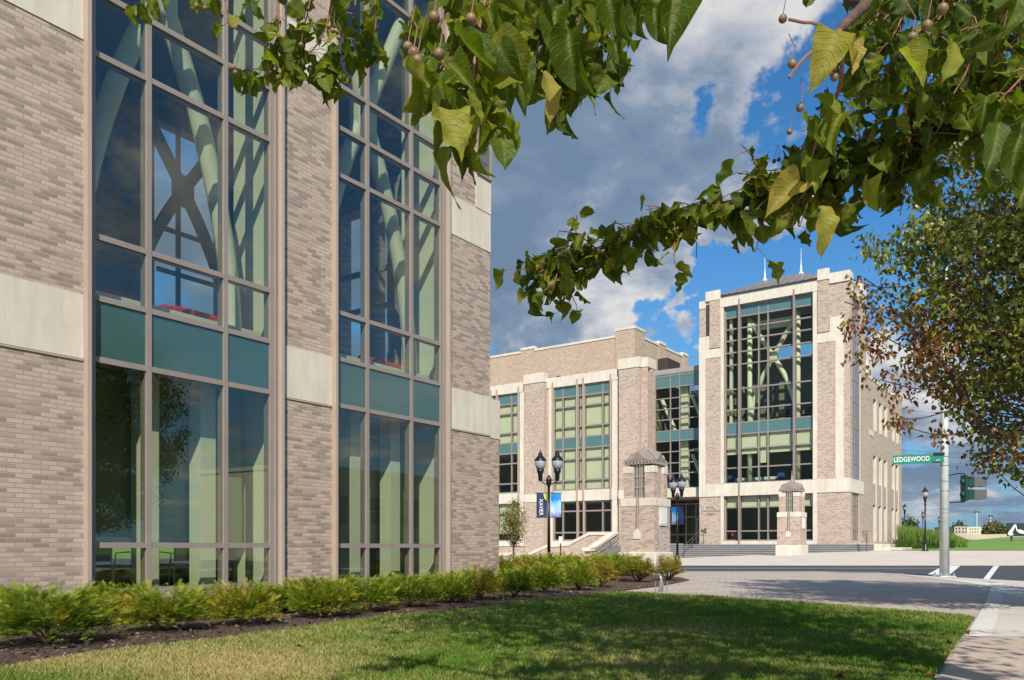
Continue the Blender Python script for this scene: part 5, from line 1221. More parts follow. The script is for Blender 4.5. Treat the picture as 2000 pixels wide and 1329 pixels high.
# leaves along the long branch
def side_twigs(line, k0, k1, n, ln, nl, size, tone, up=0.0, W=None):
    for _ in range(n):
        i = random.randint(int(k0*(nA-1)), int(k1*(nA-1))-1); p = line[i]
        d = rv3(1.0); d.z = d.z*0.7+up; d -= FV*d.dot(FV)*0.4; d.normalize(); l = ln*random.uniform(0.5, 1.2)
        q = p+d*l; q.z -= l*0.15; m = p.lerp(q, 0.5)+Vector((0, 0, 0.12*l)); ln_ = smooth_line([p, m, q], 4)
        tw.tube(ln_, [0.0032, 0.003, 0.0028, 0.0025, 0.0022, 0.002, 0.0018, 0.0016, 0.0014], 5)
        grow(tw, near_l, ln_, nl, size, tone)
side_twigs(A, 0.70, 0.88, 14, 0.12, 4, 0.068, 0.52, 0.1)
side_twigs(A, 0.86, 1.0, 22, 0.15, 5, 0.064, 0.50)
side_twigs(A, 0.52, 0.72, 13, 0.15, 5, 0.074, 0.55, -0.25)
side_twigs(A, 0.38, 0.52, 22, 0.18, 6, 0.076, 0.52, 0.1)
side_twigs(A, 0.20, 0.40, 36, 0.26, 6, 0.078, 0.46, -0.1)
side_twigs(A, 0.05, 0.30, 30, 0.35, 7, 0.080, 0.42, 0.3)
grow(tw, near_l, A[int(nA*0.62):], 22, 0.066, 0.5)
def spray(pxs, W, n, size, tone=0.42, r=0.003, tj=0.13):
    ln_ = smooth_line([ppt(x, y, W if not isinstance(W, (tuple, list)) else W[i]) for i, (x, y) in enumerate(pxs)], 5)
    tw.tube(ln_, [r*(1-0.6*k/len(ln_)) for k in range(len(ln_))], 5); grow(tw, near_l, ln_, int(n*1.1), size*(0.88 if (W[0] if isinstance(W, (tuple, list)) else W) > 2.2 else 0.74), tone+0.12, tj=tj)
spray([(660, -120), (640, 40), (600, 108), (540, 128), (462, 140)], 2.6, 30, 0.070)
spray([(560, -110), (545, 0), (545, 80), (520, 150)], 2.5, 22, 0.068)
spray([(700, -120), (690, 50), (665, 110), (650, 150)], 2.6, 34, 0.072)
spray([(720, -100), (735, 30), (722, 90)], 2.7, 20, 0.070)
spray([(620, -100), (600, 30), (575, 80)], 2.7, 22, 0.070)
spray([(470, -110), (440, -10), (450, 50)], 2.4, 9, 0.062); spray([(470, -110), (400, -40), (385, 5)], 2.4, 7, 0.062)
spray([(470, -120), (300, -60), (262, 0)], 2.3, 8, 0.062); spray([(300, -100), (230, -50), (180, -15)], 2.1, 7, 0.066)
spray([(380, -100), (340, -50), (300, -18)], 2.2, 6, 0.062); spray([(600, -90), (510, -40), (480, 10)], 2.4, 9, 0.064)
spray([(1000, -120), (960, 0), (900, 70), (880, 130), (875, 200)], [1.2, 1.1, 1.02, 0.98, 0.98], 34, 0.068, 0.48, 0.0035)
spray([(1000, -120), (930, -10), (860, 40), (815, 90)], [1.2, 1.1, 1.05, 1.02], 12, 0.062, 0.42)
spray([(1020, -100), (985, 10), (965, 90)], 1.25, 18, 0.066, 0.40)
spray([(1130, -120), (1080, 10), (1075, 90), (1100, 140)], 1.7, 36, 0.072, 0.38)
spray([(1150, -100), (1150, 30), (1165, 110)], 2.1, 30, 0.070, 0.34); spray([(1100, -60), (1040, 30), (1050, 120)], 1.8, 20, 0.070, 0.36)
spray([(1120, -120), (1060, -10), (1040, 60), (1060, 140)], 1.7, 30, 0.078, 0.38)
spray([(1150, -120), (1120, 0), (1115, 110), (1105, 190)], 1.75, 34, 0.078, 0.36)
spray([(1180, -110), (1175, 10), (1190, 90), (1175, 150)], 2.1, 30, 0.078, 0.34)
spray([(1040, -100), (1000, 0), (990, 70)], 1.5, 20, 0.075, 0.4)
spray([(960, -60), (930, 90), (925, 180), (930, 250)], [1.1, 1.0, 1.0, 1.0], 22, 0.07, 0.5)
spray([(1260, -110), (1200, -20), (1170, 20)], 1.6, 14, 0.072, 0.36); spray([(1320, -110), (1240, -40), (1230, 5)], 1.7, 14, 0.072, 0.36)
spray([(1320, -100), (1290, -40), (1275, 10)], 1.8, 10, 0.070, 0.36); spray([(1100, -70), (980, -30), (930, -10)], 1.5, 16, 0.072, 0.4)
spray([(1500, -110), (1480, -50), (1500, -15)], 1.7, 9, 0.066, 0.4); spray([(1560, -110), (1550, -60), (1610, -15)], 1.7, 8, 0.066, 0.4)
# dense mass upper right
for (x0, y0, x1, y1, W, n, s_) in ((1800, -90, 1690, 60, 1.7, 20, 0.07), (1800, -90, 1740, 80, 1.9, 22, 0.07), (1900, -90, 1800, 90, 1.6, 22, 0.072), (1900, -60, 1850, 120, 2.0, 24, 0.075),
                               (2020, -60, 1900, 60, 1.5, 20, 0.072), (2060, 0, 1930, 130, 1.9, 22, 0.075), (2060, 80, 1950, 200, 1.7, 20, 0.075), (2080, 140, 1960, 300, 1.5, 18, 0.075),
                               (1830, 40, 1720, 150, 2.1, 24, 0.074), (1850, 60, 1770, 190, 2.2, 26, 0.075), (1900, 100, 1840, 220, 2.3, 24, 0.075), (1760, 0, 1660, 110, 2.1, 18, 0.072),
                               (2050, -80, 1960, 20, 1.35, 16, 0.072), (1720, -60, 1660, 20, 1.9, 14, 0.07), (1700, 150, 1650, 230, 2.4, 14, 0.072), (2060, 60, 1880, 40, 2.4, 26, 0.08), (2060, 150, 1820, 130, 2.5, 26, 0.08),
                               (1980, -60, 1780, 0, 2.3, 26, 0.08), (1860, -80, 1680, -10, 2.3, 22, 0.08)):
    spray([(x0, y0), ((x0+x1)/2+15, (y0+y1)/2-15), (x1, y1)], W, n, s_, 0.30, 0.004)
# single large leaves close to the camera
def hero(bx, by, tx, ty, W, tone, nrmw=(0, 0, 1), W2=None, wd=None, sc=0.85):
    p = ppt(bx, by, W); q = ppt(tx, ty, W2 or W*0.98); d = q-p
    n = RV*nrmw[0]-FV*(nrmw[1]+0.5)+Vector((0, 0, nrmw[2])); near_l.add(p, d, n, d.length*sc, tone, random.uniform(0.55, 0.75))
for h in ((872, 125, 945, 178, 0.93, 0.55, (0.2, 0.8, 0.4)), (895, 65, 955, 182, 0.95, 0.42, (0.5, 0.6, 0)), (838, 108, 830, 168, 0.98, 0.45, (0, 1, 0)), (788, 128, 824, 188, 0.95, 0.84, (1, 0.3, 0)),
          (973, 82, 1004, 155, 0.98, 0.30, (0, 1, 0)), (962, 120, 966, 216, 1.05, 0.32, (0.6, 0.5, 0)), (985, 150, 1000, 208, 1.1, 0.36, (0.2, 1, 0)), (1012, 105, 1034, 210, 1.15, 0.32, (0.3, 1, 0)),
          (1062, 140, 1090, 256, 1.25, 0.92, (0.8, 0.3, 0)), (1105, 65, 1136, 205, 1.2, 0.30, (0.1, 1, 0)), (1080, 20, 1092, 130, 1.3, 0.40, (0, 1, 0)), (852, 212, 920, 322, 0.92, 0.82, (0.7, 0.4, 0.3)),
          (930, 178, 946, 268, 0.96, 0.84, (1, 0.2, 0)), (938, 210, 945, 326, 0.98, 0.62, (1, 0.4, 0)), (884, 236, 918, 350, 1.0, 0.25, (0.2, 1, 0)), (900, 190, 905, 275, 0.95, 0.6, (0.6, 0.6, 0)),
          (862, 170, 885, 262, 0.95, 0.6, (0.6, 0.6, 0.2)), (950, 20, 990, 90, 1.0, 0.55, (0, 0.9, 0.5)), (925, 5, 905, 80, 1.0, 0.6, (0.3, 0.9, 0.3)), (880, -5, 800, 30, 1.0, 0.5, (0, 0.4, 1)), (900, -20, 850, 12, 1.0, 0.6, (0, 0.5, 1)),
          (1180, -30, 1217, 86, 1.2, 0.34, (0.3, 1, 0)), (1312, -40, 1324, 118, 1.1, 0.30, (0.6, 0.8, 0)), (1198, 85, 1222, 132, 1.6, 0.3, (0, 1, 0)), (1275, 15, 1292, 92, 1.6, 0.3, (0, 1, 0)), (1238, 5, 1242, 76, 1.6, 0.34, (0, 1, 0)),
          (1628, 62, 1589, 176, 1.30, 0.88, (-0.3, 0.8, 0.2)), (1655, 82, 1678, 150, 1.32, 0.93, (0.5, 0.8, 0.1)), (1590, 188, 1664, 222, 1.35, 0.62, (0, 0.8, 0.9)), (1572, 232, 1588, 312, 1.6, 0.50, (0.2, 1, 0.2)),
          (1560, 350, 1490, 425, 1.9, 0.93, (0.3, 0.8, 0.3)), (1603, 404, 1642, 486, 1.7, 0.88, (0.9, 0.5, 0)), (1692, 352, 1712, 416, 1.9, 0.78, (0.2, 1, 0)), (1862, 84, 1850, 168, 1.2, 0.80, (0.7, 0.6, 0)),
          (1758, 98, 1822, 172, 1.2, 0.76, (0, 1, 0.3)), (1640, 220, 1610, 300, 1.7, 0.64, (0, 1, 0)), (1580, 310, 1600, 385, 1.9, 0.66, (0.3, 1, 0)), (1990, -30, 1985, 80, 1.0, 0.45, (0.3, 1, 0)), (1950, 240, 1930, 350, 1.3, 0.28, (0, 1, 0.2)), (1990, 260, 1975, 370, 1.2, 0.25, (0, 1, 0)), (2010, 330, 1990, 420, 1.3, 0.3, (0.2, 1, 0))):
    hero(*h)
near_l.build('near_foliage', HI, 'pear_leaf', t1)
# crown above and behind the frame
def in_frame(p, m=70):
    x, y, w_ = proj(p)
    return w_ > 0.15 and -m < x < 2000+m and -m-30 < y < 1500
lim = MB(); cc = (1.75, 2.3, 5.8); nodes = [cw(3.05, 0.7, 3.4), cw(3.0, 0.8, 4.2), cw(2.95, 0.95, 5.0), cw(2.9, 1.1, 5.8), cw(2.85, 1.15, 6.6)]
k = 0
while k < 520:
    v = rng.normal(0, 1, 3); v /= np.linalg.norm(v); v *= random.random()**0.45
    p = cw(cc[0]+v[0]*2.8, cc[1]+v[1]*4.0, cc[2]+v[2]*2.7)
    if in_frame(p, 330) or p.z < 2.9 or (p.dot(FV) < 1.3 and random.random() < 0.5): continue
    k += 1; nd = min(nodes, key=lambda q: (q-p).length+max(q.z-p.z, 0)*2)
    if k % 3 == 0:
        m_ = nd.lerp(p, 0.5)+Vector((0, 0, 0.25))
        if not in_frame(m_, 60): lim.tube(smooth_line([nd, m_, p], 3), [0.035, 0.03, 0.024, 0.018, 0.012, 0.008, 0.005], 5)
    for _ in range(34):
        q = p+rv3(0.22)
        if in_frame(q, 70): continue
        far_l.add(q, Vector((0, 0, -0.8))+rv3(0.6), rv3(1), 0.10*random.uniform(0.8, 1.2), min(max(random.gauss(0.4, 0.14), 0), 1))
far_l.build('crown', LOW, 'pear_leaf', t1)
br.build('branch', 'bark', t1, smooth=True); tw.build('twigs', 'red_twig', t1); lim.build('upper_limbs', 'bark', t1, smooth=True)
# small brown fruit
fm = bpy.data.meshes.new('pear_fruit'); bm = bmesh.new(); bmesh.ops.create_uvsphere(bm, u_segments=14, v_segments=10, radius=0.0075)
for f in bm.faces: f.smooth = True
bm.to_mesh(fm); bm.free(); fm.materials.append(MATS['fruit_skin'])
for i, (x, y, W, s) in enumerate([(1529, 37, 1.43, 1), (1547, 125, 1.43, 1), (1563, 211, 1.5, 1), (1630, 151, 1.5, 1), (1782, 73, 1.25, 1), (1811, 50, 1.25, 1.05), (1841, 18, 1.25, 1.15), (1542, 258, 1.9, 0.9), (797, 92, 0.95, 0.8), (808, 104, 0.95, 0.95),
                                 (815, 119, 0.95, 0.9), (858, 106, 0.95, 0.9), (848, 34, 0.95, 0.9), (920, 38, 0.95, 0.9), (950, 50, 1.0, 0.8), (1512, 315, 2.9, 1), (1521, 312, 2.9, 1), (1651, 345, 2.8, 1.1), (1657, 352, 2.8, 1), (1666, 346, 2.8, 1), (1655, 338, 2.8, 1),
                                 (642, 52, 2.5, 1), (650, 60, 2.5, 1), (662, 74, 2.5, 1), (588, 88, 2.5, 1), (455, 132, 2.5, 1), (460, 142, 2.5, 1), (1124, 40, 1.9, 1), (1130, 52, 1.9, 1), (1022, 85, 1.8, 1), (1018, 98, 1.8, 1), (1065, 128, 1.8, 1), (384, 12, 2.3, 1), (400, 16, 2.3, 1)]):
    o = bpy.data.objects.new('pear_fruit', fm); COL.objects.link(o); o.parent = t1; o.matrix_parent_inverse = Matrix.Translation(tb0).inverted(); p = ppt(x, y, W); o.location = p; o.scale = (s, s, s)
    b = MB(); b.tube([Vector((0, 0, 0.006)), Vector((0.004, 0.002, 0.03)), Vector((random.uniform(-.02, .02), 0, 0.055))], 0.0009, 4); st_ = _build(b, 'stalk', 'red_twig', o)
# ------------------------------------------------------------------ street trees in the middle distance
def blob_tree(name, label, base, trunk_pts, trunk_r, ctr, rad, ncl, nleaf, lsize, tonef, crad=0.22, keep=None, tm=MID, mat='street_leaf', limbs=True, cat='tree', group=None, seg=8, limb_r=0.022, down=0.7):
    t = thing(name, label, cat, base, 0, group)
    m_ = MB(); m_.tube(trunk_pts, trunk_r, seg); m_.build('trunk', 'bark', t, smooth=True)
    lv = Leaves(); lm = MB(); k = 0; tries = 0
    while k < ncl and tries < ncl*60:
        tries += 1
        v = rng.normal(0, 1, 3); v /= np.linalg.norm(v); v *= random.random()**0.42
        p = Vector(ctr)+RV*(v[0]*rad[0])+FV*(v[1]*rad[1])+Vector((0, 0, v[2]*rad[2]))
        if keep and not keep(p): continue
        k += 1; nd = min(trunk_pts[1:], key=lambda q: (Vector(q)-p).length+abs(p.z-Vector(q).z-0.8)*0.6)
        if limbs:
            m2 = Vector(nd).lerp(p, 0.5)+rv3(0.10)-Vector((0, 0, 0.1*(p-Vector(nd)).length))
            lm.tube(smooth_line([nd, m2, p], 3), [limb_r*x for x in (1, 0.85, 0.6, 0.42, 0.28, 0.18, 0.1)], 5)
        tn = tonef(p); nl = nleaf if not callable(nleaf) else nleaf(p)
        for _ in range(nl):
            q = p+rv3(crad*0.78)
            lv.add(q, Vector((0, 0, -down))+rv3(0.55), rv3(1), lsize*random.uniform(0.7, 1.2), min(max(random.gauss(tn, 0.13), 0), 1))
    if lm.v: lm.build('limbs', 'bark', t, smooth=True)
    lv.build('crown', tm, mat, t); return t
def keep2(p):
    x, y, w_ = proj(p)
    lim_ = np.interp(y, [0, 200, 300, 400, 440, 480, 560, 620, 690, 730, 780, 850, 900, 960], [1800, 1830, 1795, 1765, 1740, 1710, 1720, 1700, 1720, 1765, 1790, 1850, 1925, 2010])
    if 1775 < x < 1880 and 690 < y < 760 and random.random() < 0.5: return False
    return x > lim_+random.uniform(-10, 55)
def tone2(p):
    x, y, w_ = proj(p)
    if 560 < y < 800 and x < 1860: return random.choice([0.9, 0.88, 0.5, 0.35])
    if y > 700: return random.choice([0.2, 0.3, 0.4, 0.8])
    return random.choice([0.12, 0.22, 0.35, 0.45, 0.6])
def nl2(p):
    x, y, w_ = proj(p)
    return 22 if (560 < y < 800 and x < 1800) else 60
b2 = cw(7.2, 9.8)
blob_tree('pear_tree', 'street tree at the right edge with green crown turning brown at lower left', b2,
          [cw(7.2, 9.8, -0.1), cw(7.15, 9.8, 1.3), cw(7.0, 9.8, 2.4), cw(6.9, 9.9, 3.6), cw(6.9, 10, 5.0), cw(6.9, 10, 6.4)], [0.16, 0.13, 0.11, 0.08, 0.05, 0.02],
          cw(7.4, 10, 4.6), (3.5, 2.9, 3.5), 1050, nl2, 0.080, tone2, 0.16, keep2)
# lowest limb and bare twig sprays reaching left
ex = MB()
ex.tube(smooth_line([cw(6.9, 9.8, 2.6), ppt(1960, 855, 9.7), ppt(1890, 790, 9.6), ppt(1850, 720, 9.6), ppt(1790, 650, 9.6), ppt(1740, 600, 9.6)], 4), [0.05*(1-k/24)+0.006 for k in range(21)], 6)
for a_, b_ in (((1850, 760), (1720, 742)), ((1860, 800), (1740, 818)), ((1810, 690), (1700, 640)), ((1790, 640), (1670, 585)), ((1740, 600), (1650, 590)), ((1800, 600), (1690, 545)), ((1770, 560), (1660, 545)), ((1880, 850), (1760, 830))):
    ex.tube(smooth_line([ppt(a_[0], a_[1], 9.6), ppt((a_[0]+b_[0])/2, (a_[1]+b_[1])/2+8, 9.6), ppt(b_[0], b_[1], 9.6)], 4), 0.007, 4)
tr2 = [o for o in bpy.data.objects if o.get('label', '').startswith('street tree at the right edge')][0]
ex.build('low_limb', 'bark', tr2, smooth=True)
lv = Leaves()
for (x, y, n, r_) in ((1670, 560, 14, 26), (1690, 610, 40, 40), (1665, 640, 20, 24), (1710, 650, 36, 40), (1690, 690, 30, 36), (1735, 690, 24, 40), (1780, 730, 26, 36), (1720, 745, 16, 30), (1755, 770, 20, 30), (1745, 820, 22, 24), (1700, 480, 36, 30), (1730, 500, 30, 30), (1770, 830, 14, 22), (1830, 850, 20, 30), (1790, 620, 40, 45), (1820, 660, 40, 45)):
    for _ in range(n*2):
        p = ppt(x+random.gauss(0, r_*0.5), y+random.gauss(0, r_*0.5), 9.6+random.gauss(0, 0.25)); g_ = 0.88 if y > 530 else 0.4
        lv.add(p, Vector((0, 0, -0.9))+rv3(0.45), rv3(1), 0.068*random.uniform(0.7, 1.2), min(max(random.gauss(g_, 0.09), 0), 1))
lv.build('low_foliage', MID, 'street_leaf', tr2)
b3 = at(1003, 1100, W=30.0); b3.z = 0
blob_tree('young_tree', 'slim young tree at the corner of the near building in front of the ramp wall', b3, [b3+Vector((0, 0, -0.05)), b3+Vector((0, 0, 0.9)), b3+Vector((0.02, 0, 1.6)), b3+Vector((0, 0, 2.5))], [0.035, 0.03, 0.02, 0.008],
          b3+Vector((0, 0, 1.72)), (0.46, 0.46, 0.86), 110, 26, 0.05, lambda p: random.choice([0.5, 0.6, 0.66, 0.4]), 0.13, None, LOW, 'street_leaf', True, seg=6, limb_r=0.012)
# far small trees and shrubs
for i, (x, ytop, ybot, rr, W, tn, lab) in enumerate(((1876, 1022, 1046, 9, 185, 0.3, 'small dark green tree behind the distant stone building'), (1943, 1022, 1046, 13, 180, 0.8, 'brownish bushy tree between the stone building and the billboard'),
                                                 (1960, 1030, 1046, 10, 175, 0.6, 'low brown green bush left of the billboard'), (1930, 1028, 1046, 8, 178, 0.7, 'pale brown bushy tree behind the small white house'),
                                                 (1773, 1016, 1050, 10, 100, 0.3, 'green bushy tree behind the tall reeds by the brick corner'))):
    r_ = rr/FPX*W; zt_ = EYE+(CY-ytop)/FPX*W; zb_ = EYE+(CY-ybot)/FPX*W; c = cw((x-CX)/FPX*W, W)
    blob_tree('bushy_tree', lab, c, [c+Vector((0, 0, zb_-1)), c+Vector((0, 0, (zt_+zb_)/2)), c+Vector((0, 0, zt_-0.3))], [0.25, 0.15, 0.05], c+Vector((0, 0, (zt_*0.55+zb_*0.45))), (r_, r_, (zt_-zb_)*0.5), 40, 26, 0.5 if W > 150 else 0.28, lambda p: tn, 0.5, None, LOW, 'wood_leaf', False, seg=5)
# ------------------------------------------------------------------ shrubs
def sprig_template(nn=9):
    V, F = [], []
    V += [(0, -0.008, 0), (0, 0.008, 0), (1, 0.003, 0), (1, -0.003, 0)]; F.append((0, 1, 2, 3))
    for i in range(nn):
        t = 0.08+0.9*i/nn
        for s in (-1, 1):
            o = len(V); l = 0.26*(1-0.45*t)
            V += [(t, 0, 0.0), (t+0.05, 0, 0.0), (t+0.10+l*0.35, s*l, 0.03), (t+0.06+l*0.35, s*l, 0.03)]; F.append((o, o+1, o+2, o+3))
    return np.array(V), np.array(F), np.zeros(len(V))
SPR = [sprig_template(9)]
def small_leaf_sprig():
    V, F = [], []
    for i in range(7):
        t = 0.1+0.85*i/7
        for s in (-1, 1):
            o = len(V); V += [(t, 0, 0), (t+0.10, s*0.11, 0.03), (t+0.26, s*0.18, 0.0), (t+0.12, s*0.03, -0.02)]; F.append((o, o+1, o+2, o+3))
    return np.array(V), np.array(F), np.zeros(len(V))
SLS = [small_leaf_sprig()]
def shrub_mesh(name, R, H, nspray, nper, ssize, mat, tm, tone, upright=0.0, tiptone=0.25):
    pos, dirs, nr, sz, tn = [], [], [], [], []
    for _ in range(nspray):
        a = random.uniform(0, 2*math.pi); u = random.random()**0.6
        el = random.uniform(0.08, 1.0)**(1-upright*0.5)
        end = Vector((math.cos(a)*R*(1-0.55*el), math.sin(a)*R*(1-0.55*el), H*(0.12+0.9*el)*random.uniform(0.8, 1.12)))
        st_ = Vector((math.cos(a)*R*0.1, math.sin(a)*R*0.1, 0.02)); mid = st_.lerp(end, 0.55)+Vector((0, 0, 0.14*H+0.04))
        brightness = random.gauss(0, 0.12)
        for k in range(nper):
            t = 0.30+0.7*(k+random.random())/nper
            p = st_*(1-t)**2+mid*2*t*(1-t)+end*t*t; d = (mid-st_)*(1-t)+(end-mid)*t
            d = d.normalized(); sd_ = d.cross(Vector((0, 0, 1))); sd_ = sd_.normalized() if sd_.length > 0.01 else Vector((1, 0, 0))
            s = random.choice((-1, 1)); dd_ = d*random.uniform(0.35, 0.9)+sd_*s*random.uniform(0.1, 1.0)+Vector((0, 0, random.uniform(-0.2, 0.55)))
            pos.append(tuple(p+rv3(0.02))); dirs.append(tuple(dd_)); nr.append(tuple(Vector((0, 0, 1))+rv3(0.35))); sz.append(ssize*random.uniform(0.7, 1.2)); tn.append(min(max(tone+brightness+tiptone*(t-0.6)+random.gauss(0, 0.05), 0), 1))
    for _ in range(nspray//3 if mat == 'yew_needle' else 0):
        a = random.uniform(0, 2*math.pi); el = random.uniform(0.35, 1.0); d = Vector((math.cos(a)*0.7, math.sin(a)*0.7, random.uniform(0.35, 0.95)))
        p = Vector((math.cos(a)*R*(1-0.55*el)*0.9, math.sin(a)*R*(1-0.55*el)*0.9, H*(0.15+0.85*el)*0.95)); tt_ = min(max(tone+0.16+random.gauss(0, 0.1), 0), 0.98)
        for q in range(3): pos.append(tuple(p+d*0.045*q)); dirs.append(tuple(d+rv3(0.12)-Vector((0, 0, 0.15*q)))); nr.append(tuple(rv3(0.5)+Vector((0, 0, 1)))); sz.append(ssize*1.7); tn.append(tt_)
    V, F, A_ = scatter(tm, np.array(pos), np.array(dirs), np.array(nr), np.array(sz), np.array(tn))
    o = npmesh(name, V, F, mat, None, A_); me = o.data; bpy.data.objects.remove(o); return me
YM = [shrub_mesh('yew_foliage', 0.50, 0.42, 190, 26, 0.055, 'yew_needle', SPR, t_+0.06) for t_ in (0.42, 0.5, 0.46)] + [shrub_mesh('yew_foliage', 0.50, 0.42, 180, 26, 0.055, 'yew_needle', SPR, 0.66, tiptone=0.5)]
GM = [shrub_mesh('golden_foliage', 0.36, 0.50, 110, 22, 0.055, 'gold_leaf', SLS, t_, 0.8) for t_ in (0.45, 0.6)]
def stems_mesh(R, H, n):
    b = MB()
    for _ in range(n):
        a = random.uniform(0, 6.28); e_ = Vector((math.cos(a)*R*0.6, math.sin(a)*R*0.6, H*random.uniform(0.4, 0.75))); b.tube([(0, 0, 0), e_*0.5+Vector((0, 0, 0.05)), e_], [0.012, 0.008, 0.004], 4)
    o = _build(b, 'stems', 'bark'); me = o.data; bpy.data.objects.remove(o); return me
SM = stems_mesh(0.5, 0.42, 16)
def shrub(loc, sc, rz, me, label, name='yew_shrub', cat='shrub', group=None):
    t = thing(name, label, cat, loc, rz, group); t.scale = sc
    o = bpy.data.objects.new('foliage', me); COL.objects.link(o); o.parent = t
    o = bpy.data.objects.new('stems', SM); COL.objects.link(o); o.parent = t; return t
ORD = ['leftmost', 'second', 'third', 'fourth', 'fifth', 'sixth', 'seventh', 'eighth', 'ninth', 'tenth', 'eleventh', 'twelfth', 'thirteenth', 'fourteenth', 'fifteenth', 'sixteenth']
FRONT = [(95, 1258, 1.45, 1.12, 0), (325, 1232, 1.25, 1.0, 1), (475, 1220, 1.1, 1.0, 3), (635, 1205, 1.25, 1.05, 1), (715, 1195, 1.15, 1.05, 2), (800, 1186, 1.2, 1.0, 0), (880, 1178, 1.1, 1.0, 1), (935, 1172, 1.2, 1.2, 3), (1005, 1167, 1.0, 1.1, 0), (1065, 1158, 1.1, 1.25, 2), (1130, 1153, 1.1, 1.25, 1)]
for i, (x, y, s, h, v) in enumerate(FRONT):
    p = at(x, y, Z=0.016); shrub(p, (s*0.76, s*0.76, h*0.90), random.uniform(0, 6), YM[v], f'{ORD[i]} bright green spreading yew along the front edge of the bed' if i else 'wide spreading green yew at the left edge of the photo', group='yews along the front of the bed')
BACK = [(-60, 9.0), (30, 9.3), (180, 8.6), (240, 9.9), (420, 9.6), (555, 10.2), (600, 12.0), (720, 12.6), (800, 14.0), (870, 13.0), (905, 15.5), (960, 15.8), (1010, 17.5)]
for i, (x, W) in enumerate(BACK):
    p = cw((x-CX)/FPX*W, W, 0.016); s = random.uniform(1.15, 1.4); shrub(p, (s*0.85, s*0.85, random.uniform(0.62, 0.8)), random.uniform(0, 6), YM[(i*3+1) % 4], f'{ORD[i]} yew of the row close to the near building wall, counted from the left', group='yews close to the near wall')
MIDR = [(1060, 19.5), (1110, 18.0), (1150, 21.0), (1195, 20.0), (985, 21.0), (1040, 23.5), (1090, 25.0), (1140, 26.0), (1185, 25.0), (1225, 23.0)]
for i, (x, W) in enumerate(MIDR):
    p = cw((x-CX)/FPX*W, W, 0.016); s = random.uniform(1.3, 1.7); shrub(p, (s, s, random.uniform(1.15, 1.35)), random.uniform(0, 6), YM[(i*2+3) % 4], f'{ORD[i]} yew of the clump at the far end of the bed beyond the wall corner', group='yews at the far end of the bed')
for i, (x, y, s, h, v, lab) in enumerate(((1172, 1147, 1.25, 1.05, 1, 'leftmost golden yellow shrub touching the green yews'), (1246, 1137, 1.5, 1.05, 0, 'round golden shrub in front of the large gate pier'), (1306, 1134, 1.3, 1.1, 1, 'golden shrub at the right tip of the bed by the paving'))):
    shrub(at(x, y, Z=0.016), (s, s, h), random.uniform(0, 6), GM[v], lab, 'golden_shrub', 'shrub')
# low hedge by the far plinth
t = thing('low_hedge', 'low dark green juniper hedge at the foot of the far brick wing', 'hedge', (-11, 62, 0.8))
pos = []; 
for _ in range(900):
    x_ = random.uniform(1745, 1862); W = random.uniform(59, 64); p = cw((x_-CX)/FPX*W, W); p.z = terrain(p.x, p.y)+random.uniform(0.0, 0.42); pos.append(tuple(p))
n = len(pos); V, F, A_ = scatter(SPR, np.array(pos), rng.normal(0, 1, (n, 3))+[0, 0, 0.5], rng.normal(0, 1, (n, 3)), np.full(n, 0.35), rng.normal(0.2, 0.12, n)); o = npmesh('foliage', V, F, 'yew_needle', None, A_); o.parent = t; o.matrix_parent_inverse = Matrix.Translation(t.location).inverted()
# reeds
def blades(name, P, H, wd, mat, tone, lean=0.25, kind='stuff', label=None, cat=None):
    n = len(P); a = rng.uniform(0, 2*np.pi, n); ln = rng.normal(0, lean, (n, 2))*H[:, None]; w_ = np.stack([np.cos(a), np.sin(a), np.zeros(n)], 1)*wd[:, None]
    m1 = P.copy(); m1[:, 2] += H*0.6; m1[:, :2] += ln*0.35; tip = P.copy(); tip[:, 2] += H; tip[:, :2] += ln
    V = np.stack([P-w_, P+w_, m1+w_*0.7, m1-w_*0.7, tip+w_*0.08, tip-w_*0.08], 1).reshape(-1, 3); b_ = (np.arange(n)*6)[:, None]
    F = np.concatenate([b_+[0, 1, 2, 3], b_+[3, 2, 4, 5]]); o = npmesh(name, V, F, mat, None, {'tone': np.repeat(tone, 6)}); return tag(o, label, cat, None, kind)
px_r = rng.uniform(1758, 1890, 9000); Wr = rng.uniform(63, 76, 9000); P = np.array([tuple(cw((x-CX)/FPX*w_, w_)) for x, w_ in zip(px_r, Wr)]); P[:, 2] = [terrain(p[0], p[1]) for p in P]
Hh = np.interp(px_r, [1758, 1800, 1850, 1890], [1.9, 1.5, 1.2, 0.5])*rng.uniform(0.6, 1.05, 9000)
blades('tall_reeds', P, Hh, np.full(9000, 0.035), 'reed_leaf', rng.normal(0.5, 0.2, 9000), 0.16, 'stuff', 'tall bright green ornamental grass behind the single street lamps', 'tall grass')
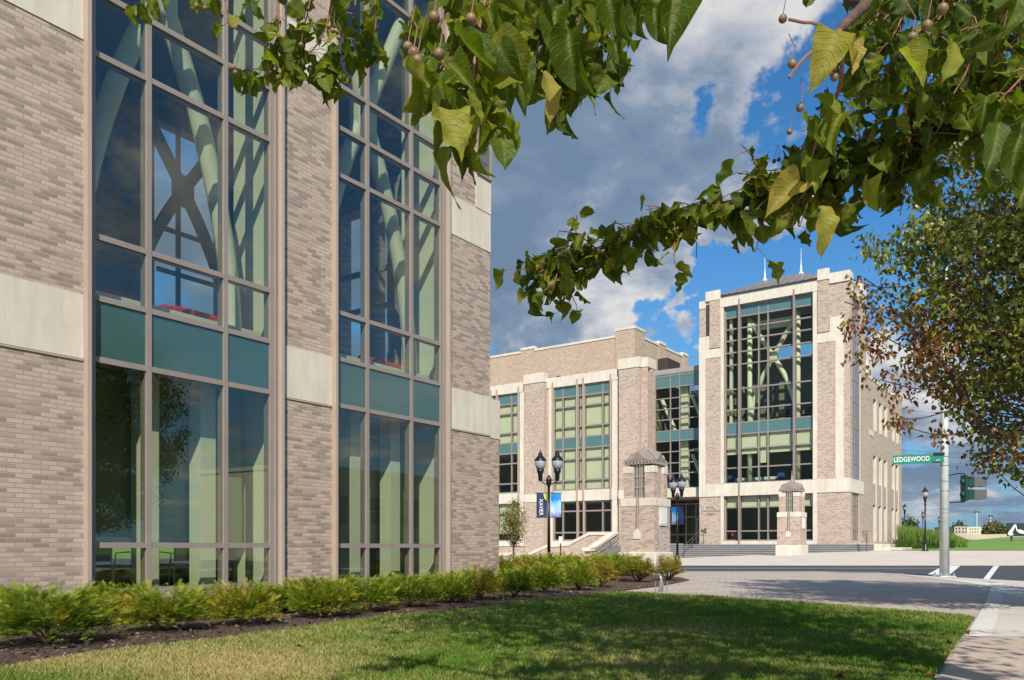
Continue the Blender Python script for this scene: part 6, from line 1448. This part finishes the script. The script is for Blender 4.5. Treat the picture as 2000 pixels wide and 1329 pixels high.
# lawn blades
poly = [(p.x, p.y) for p in lawn_pts]
def inside(x, y):
    c = np.zeros(len(x), bool); j = len(poly)-1
    for i in range(len(poly)):
        xi, yi = poly[i]; xj, yj = poly[j]; c ^= ((yi > y) != (yj > y)) & (x < (xj-xi)*(y-yi)/(yj-yi+1e-12)+xi); j = i
    return c
NB = 330000; Wg = 4.3*(14.6/4.3)**rng.random(NB); sx = rng.uniform(-0.68, 0.62, NB); gx = sx*Wg
x_ = RV.x*gx+FV.x*Wg; y_ = RV.y*gx+FV.y*Wg; ok = inside(x_, y_); x_, y_, Wg = x_[ok], y_[ok], Wg[ok]; n = len(x_)
P = np.stack([x_, y_, np.full(n, 0.018)], 1)
patch = np.sin(x_*1.7+np.sin(y_*2.1)*1.3)*np.cos(y_*1.3)*0.5+0.5
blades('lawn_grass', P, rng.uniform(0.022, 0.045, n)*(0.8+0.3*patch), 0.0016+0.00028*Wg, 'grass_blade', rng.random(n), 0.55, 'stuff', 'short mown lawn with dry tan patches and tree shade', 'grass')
# bark chips on the bed
NC = 9000; xs_c = rng.uniform(-50, 1345, NC); Wc = rng.uniform(5, 17, NC); P = []
edge_w = [proj((p.x, p.y, 0))[:3] for p in edge+pav_edge]
for x, w_ in zip(xs_c, Wc):
    y_px = CY+EYE*FPX/w_; lim_ = np.interp(x, [e_[0] for e_ in edge_w], [e_[1] for e_ in edge_w])
    if y_px < lim_-1.5: P.append(tuple(cw((x-CX)/FPX*w_, w_, 0.026)))
P = np.array(P); P = P[P[:, 0] > -11.8]; n = len(P); q4 = np.array([(-.5, -.25, 0), (.5, -.25, 0.1), (.5, .25, 0), (-.5, .25, 0.1)])
V, F, A_ = scatter([(q4, np.array([(0, 1, 2, 3)]), np.zeros(4))], P, rng.normal(0, 1, (n, 3))*[1, 1, .35], rng.normal(0, .4, (n, 3))+[0, 0, 1], rng.uniform(0.015, 0.05, n), rng.random(n))
tag(npmesh('bark_chips', V, F, 'mulch_chip', None, A_), 'brown shredded bark chips covering the planting bed', 'mulch', None, 'stuff')
# fallen leaves
fl_t = leaf_template(6, 3, 0.5, 0.5, 0.02, 0.40); fme = npmesh('fallen_leaf', fl_t[0]*0.07, fl_t[1], 'dead_leaf').data
bpy.data.objects.remove([o for o in bpy.data.objects if o.name.startswith('fallen_leaf')][0])
for i, (x, y, lab) in enumerate(((1785, 1307, 'orange brown fallen leaf near the lawn corner by the path'), (1822, 1318, 'fallen leaf at the lower right end of the lawn beside the path'), (1775, 1264, 'small pale fallen leaf on shaded grass right of the centre'), (1502, 1237, 'fallen leaf alone in the middle of the shaded lawn'), (1888, 1233, 'fallen leaf at the right corner of the lawn'), (1860, 1256, 'tan fallen leaf on dry grass by the stone strip'), (1650, 1322, 'fallen leaf at the bottom edge of the lawn'), (590, 1262, 'fallen leaf on the sunny lawn near the bed'))):
    o = bpy.data.objects.new('fallen_leaf', fme); COL.objects.link(o); o.location = at(x, y, Z=0.05); o.rotation_euler = (random.uniform(-.4, .4), random.uniform(-.3, .3), random.uniform(0, 6)); tag(o, lab, 'leaf', 'fallen leaves on the lawn')
